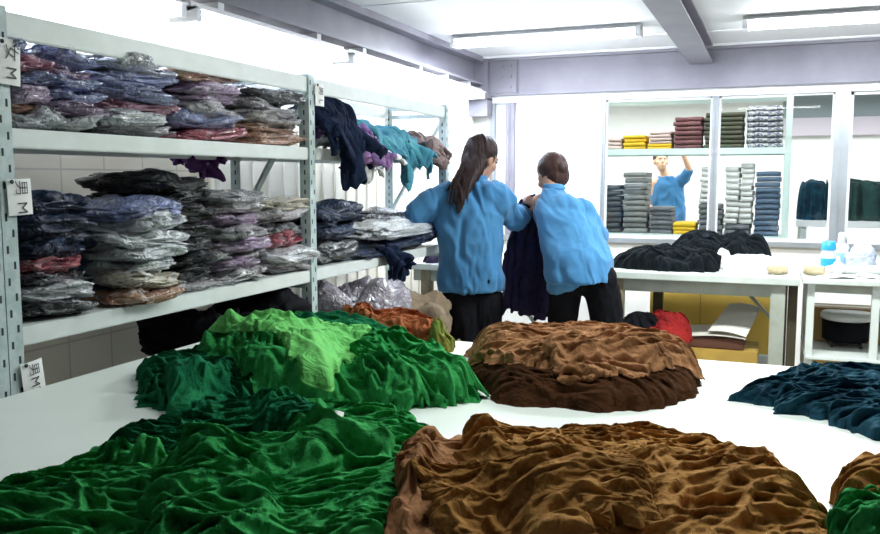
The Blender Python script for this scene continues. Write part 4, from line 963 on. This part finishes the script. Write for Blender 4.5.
FM = dict(grey=fm('folded_grey', (.10, .11, .12), (.16, .17, .18)), lgrey=fm('folded_light_grey', (.17, .18, .17), (.24, .25, .24)), white=fm('folded_white', (.5, .50, .46), (.62, .62, .60)),
          blue=fm('folded_slate_blue', (.06, .10, .16), (.10, .15, .22)), maroon=fm('folded_maroon', (.13, .04, .05), (.22, .10, .10)), brown=fm('folded_brown', (.10, .06, .05), (.06, .09, .05)),
          yellow=fm('folded_yellow', (.75, .48, .02)), pale=fm('folded_pale_pink', (.62, .48, .44)), dark=fm('folded_dark', (.04, .045, .05), (.08, .085, .09)), pattern=fm('folded_patterned', (.10, .11, .17), (.55, .55, .55)))
pm = mat('folded_patterned', (.09, .10, .16), .8, (.5, .5, .5), 34, 2, contrast=(.46, .52)); FM['pattern'] = pm
def fstack(px0, px1, z0, z1, n, key, where, grp, hi=.5, Yv=FR+.02, d=.30, sep=None):
    x0, x1 = at(px0, 200, 1, Yv)[0], at(px1, 200, 1, Yv)[0]; h = (z1-z0)/n; base_ = folded_mesh(x1-x0, d, h*.97, px0)
    base_.materials.append(FM[key]); nm = dict(grey='grey', lgrey='light grey', white='white', blue='slate blue', maroon='maroon', brown='brown-green', yellow='yellow', pale='pale pink', dark='dark grey', pattern='patterned')[key]
    for k in range(n):
        o = bpy.data.objects.new('folded_garment', base_); COL.objects.link(o)
        o.location = ((x0+x1)/2+rnd.uniform(-.007, .007), Yv+d/2+rnd.uniform(-.01, .01), z0+k*h); o.rotation_euler = (0, 0, rnd.uniform(-.05, .05))
        pos = 'lowest one' if k == 0 else 'top one' if k == n-1 else ['', 'second', 'third', 'fourth', 'fifth', 'sixth', 'seventh', 'eighth', 'ninth', 'tenth', 'eleventh', 'twelfth', 'thirteenth'][k]+' from below'
        tag(o, '%s folded garment, %s, %s' % (nm, pos, where), 'folded garment', grp)
zf = lambda py, Yv=FR+.02: at(680, py, 1, Yv)[2]
GL, GU = 'folded garments on the lower shelf behind the glass', 'folded garments on the upper shelf behind the glass'
zb = .828
fstack(602, 621, zb, 1.26, 9, 'dark', 'dark stack beside the first window post', GL)
fstack(623, 647, zb, 1.375, 11, 'lgrey', 'tallest stack in the left pane', GL)
fstack(649, 672, zb, 1.07, 6, 'grey', 'low stack left of the yellow packs', GL)
fstack(674, 697, zb, .935, 3, 'yellow', 'low yellow stack behind glass', GL)
fstack(699, 723, zb, 1.10, 6, 'grey', 'stack right of the yellow packs', GL)
fstack(700, 711, 1.10, 1.42, 7, 'white', 'stack half hidden by the post', GL)
fstack(726, 752, zb, .93, 2, 'grey', 'pair under the white stacks', GL)
fstack(725, 739, .93, 1.42, 10, 'white', 'left of the twin white stacks', GL)
fstack(740, 753, .93, 1.45, 11, 'white', 'right of the twin white stacks', GL)
fstack(755, 780, zb, 1.38, 12, 'blue', 'stack beside the pale rack upright', GL)
zt = 1.573
fstack(570, 596, zt, 1.60, 1, 'pale', 'seen through the pane whitened for glare', GU)
fstack(606, 620, zt, 1.68, 3, 'pale', 'left end of the upper shelf', GU)
fstack(622, 644, zt, 1.70, 4, 'yellow', 'taller yellow stack on the upper shelf', GU)
fstack(646, 670, zt, 1.62, 2, 'yellow', 'yellow pair on the upper shelf', GU)
fstack(647, 669, 1.62, 1.73, 4, 'pale', 'stack lying over the yellow pair', GU)
fstack(672, 700, zt, 1.85, 7, 'maroon', 'maroon stack on the upper shelf', GU)
fstack(702, 741, zt, 1.88, 8, 'brown', 'stack behind the middle post', GU)
fstack(744, 780, zt, 1.93, 8, 'pattern', 'right end of the upper shelf', GU)
# table of dark cloth seen through the right-hand panes
t = empty('far_table', (1.0, 8.4, 0), label='white table behind the right-hand panes, with dark cloth on it', cat='table')
MB().box(-.82, 1.3, -.5, .5, .90, .955).bevel(.004).build('tabletop', M['trimwhite'], t)
for x in (-.78, 1.2):
    for y_ in (-.45, .4): MB().box(x, x+.05, y_, y_+.05, 0, .9).build('leg', M['white_metal'], t)
MB().bar((-.05, -.47, .9), (.12, -.47, .76), .03, .02).build('brace', M['trimwhite'], t); MB().bar((.28, -.47, .9), (.12, -.47, .76), .03, .02).build('brace', M['trimwhite'], t)
HX0, HY0 = 0, 7.7; HM[:] = .955
for k, (x0, x1, lab) in enumerate([(.20, .44, 'slate cloth pile on the far white table, left end'), (.45, .95, 'dark green cloth pile behind the wide window post'), (.96, 1.6, 'dark green cloth pile behind the rightmost pane')]):
    heap('cloth_pile', x0, x1, 7.98, 8.6, M['tealblue'] if k == 0 else mat('dark_green_cloth', (.006, .03, .028), .9, (.015, .07, .06), 10, bump=.4), lab, 'cloth', 'cloth piles on the far white table', n=60, seed=70+k, mound=.40, mpow=12, wl=.08, rough_m=.1)
for k in range(8):
    x = .28+k*.11
    tag(MB().box(-.03, .03, -.2, .2, 0, .70+.03*(k % 3)).bevel(.004).build('cloth_bolt', mat('bolt_cloth', [(.25, .20, .13), (.16, .14, .10), (.10, .10, .08)][k % 3], .8), loc=(x, 8.35, 0)), ['leftmost', 'second from left', 'third from left', 'fourth from left', 'fifth from left', 'sixth from left', 'middle right', 'rightmost'][k]+' of the brown boards under the far white table', 'board', 'upright boards under the far white table')
# distant worker
def worker_far():
    inv = Vector((-1.09, 9.5, 0)); t = empty('person', tuple(inv), label='distant person in blue seen through the glass between the stacks, one arm raised', cat='person')
    mv = lambda o: (o.data.transform(Matrix.Translation(-inv)), o)[1]
    hp, HP = head_prims((-1.17, 9.46, 1.50), R(200), (R(10), 0))
    pr = hp+[cap((-1.15, 9.5, 1.42), .045, (-1.12, 9.5, 1.34), .05), cap((-1.08, 9.5, 1.25), .10, (-1.05, 9.5, .95), .11, .8), cap((-1.08, 9.5, 1.30), .06, (-.93, 9.46, 1.30), .045), cap((-1.1, 9.5, 1.30), .06, (-1.24, 9.46, 1.26), .045),
             cap((-.93, 9.46, 1.30), .042, (-.86, 9.36, 1.42), .035), cap((-.86, 9.36, 1.42), .035, (-.93, 9.28, 1.60), .024), cap((-1.24, 9.46, 1.26), .042, (-1.27, 9.42, 1.02), .034), cap((-1.27, 9.42, 1.02), .034, (-1.24, 9.25, .95), .023)]
    pr += hand((-.93, 9.28, 1.60), (-.3, -.2, .8), (-.3, -.9, 0), .5, 1, False) + hand((-1.24, 9.25, .95), (0, -.9, .1), (0, 0, -1), .5, 1, True)
    for x in (-1.12, -.98): pr += [cap((x, 9.5, .92), .085, (x, 9.5, .48), .055), cap((x, 9.5, .48), .052, (x, 9.52, .09), .036), cap((x, 9.53, .05), .034, (x, 9.40, .03), .026)]
    mv(fuse('body', pr, .009, M['skinfar'], t, 2))
    mv(fuse('jacket', [loft([((-1.05, 9.5, .84), .165, .12, 0, .8), ((-1.06, 9.5, 1.05), .165, .115, 0, .8), ((-1.08, 9.5, 1.25), .17, .11, 0, .85), ((-1.10, 9.5, 1.34), .10, .08, 0, 1)]),
              cap((-.98, 9.5, 1.28), .07, (-.91, 9.44, 1.31), .062), cap((-.92, 9.45, 1.31), .06, (-.87, 9.38, 1.39), .05), cap((-1.18, 9.49, 1.26), .075, (-1.27, 9.42, 1.04), .058)], .012, M['jacket'], t, 3, (.008, .08, .2, 5)))
    mv(fuse('trousers', [cap((-1.05, 9.5, .88), .125, (-1.05, 9.5, .80), .12)]+[q for x in (-1.12, -.98) for q in (cap((x, 9.5, .80), .095, (x, 9.5, .45), .075), cap((x, 9.5, .45), .075, (x, 9.52, .12), .06))], .012, mat('pale_blue_trousers', (.14, .25, .45), .8), t, 3))
    HE = lambda p, r: ell(HP(*p), r, (R(10), 0, R(200)))
    mv(fuse('hair', [HE((0, -.02, .04), (.080, .092, .085))], .008, M['hair2'], t, 2))
worker_far()
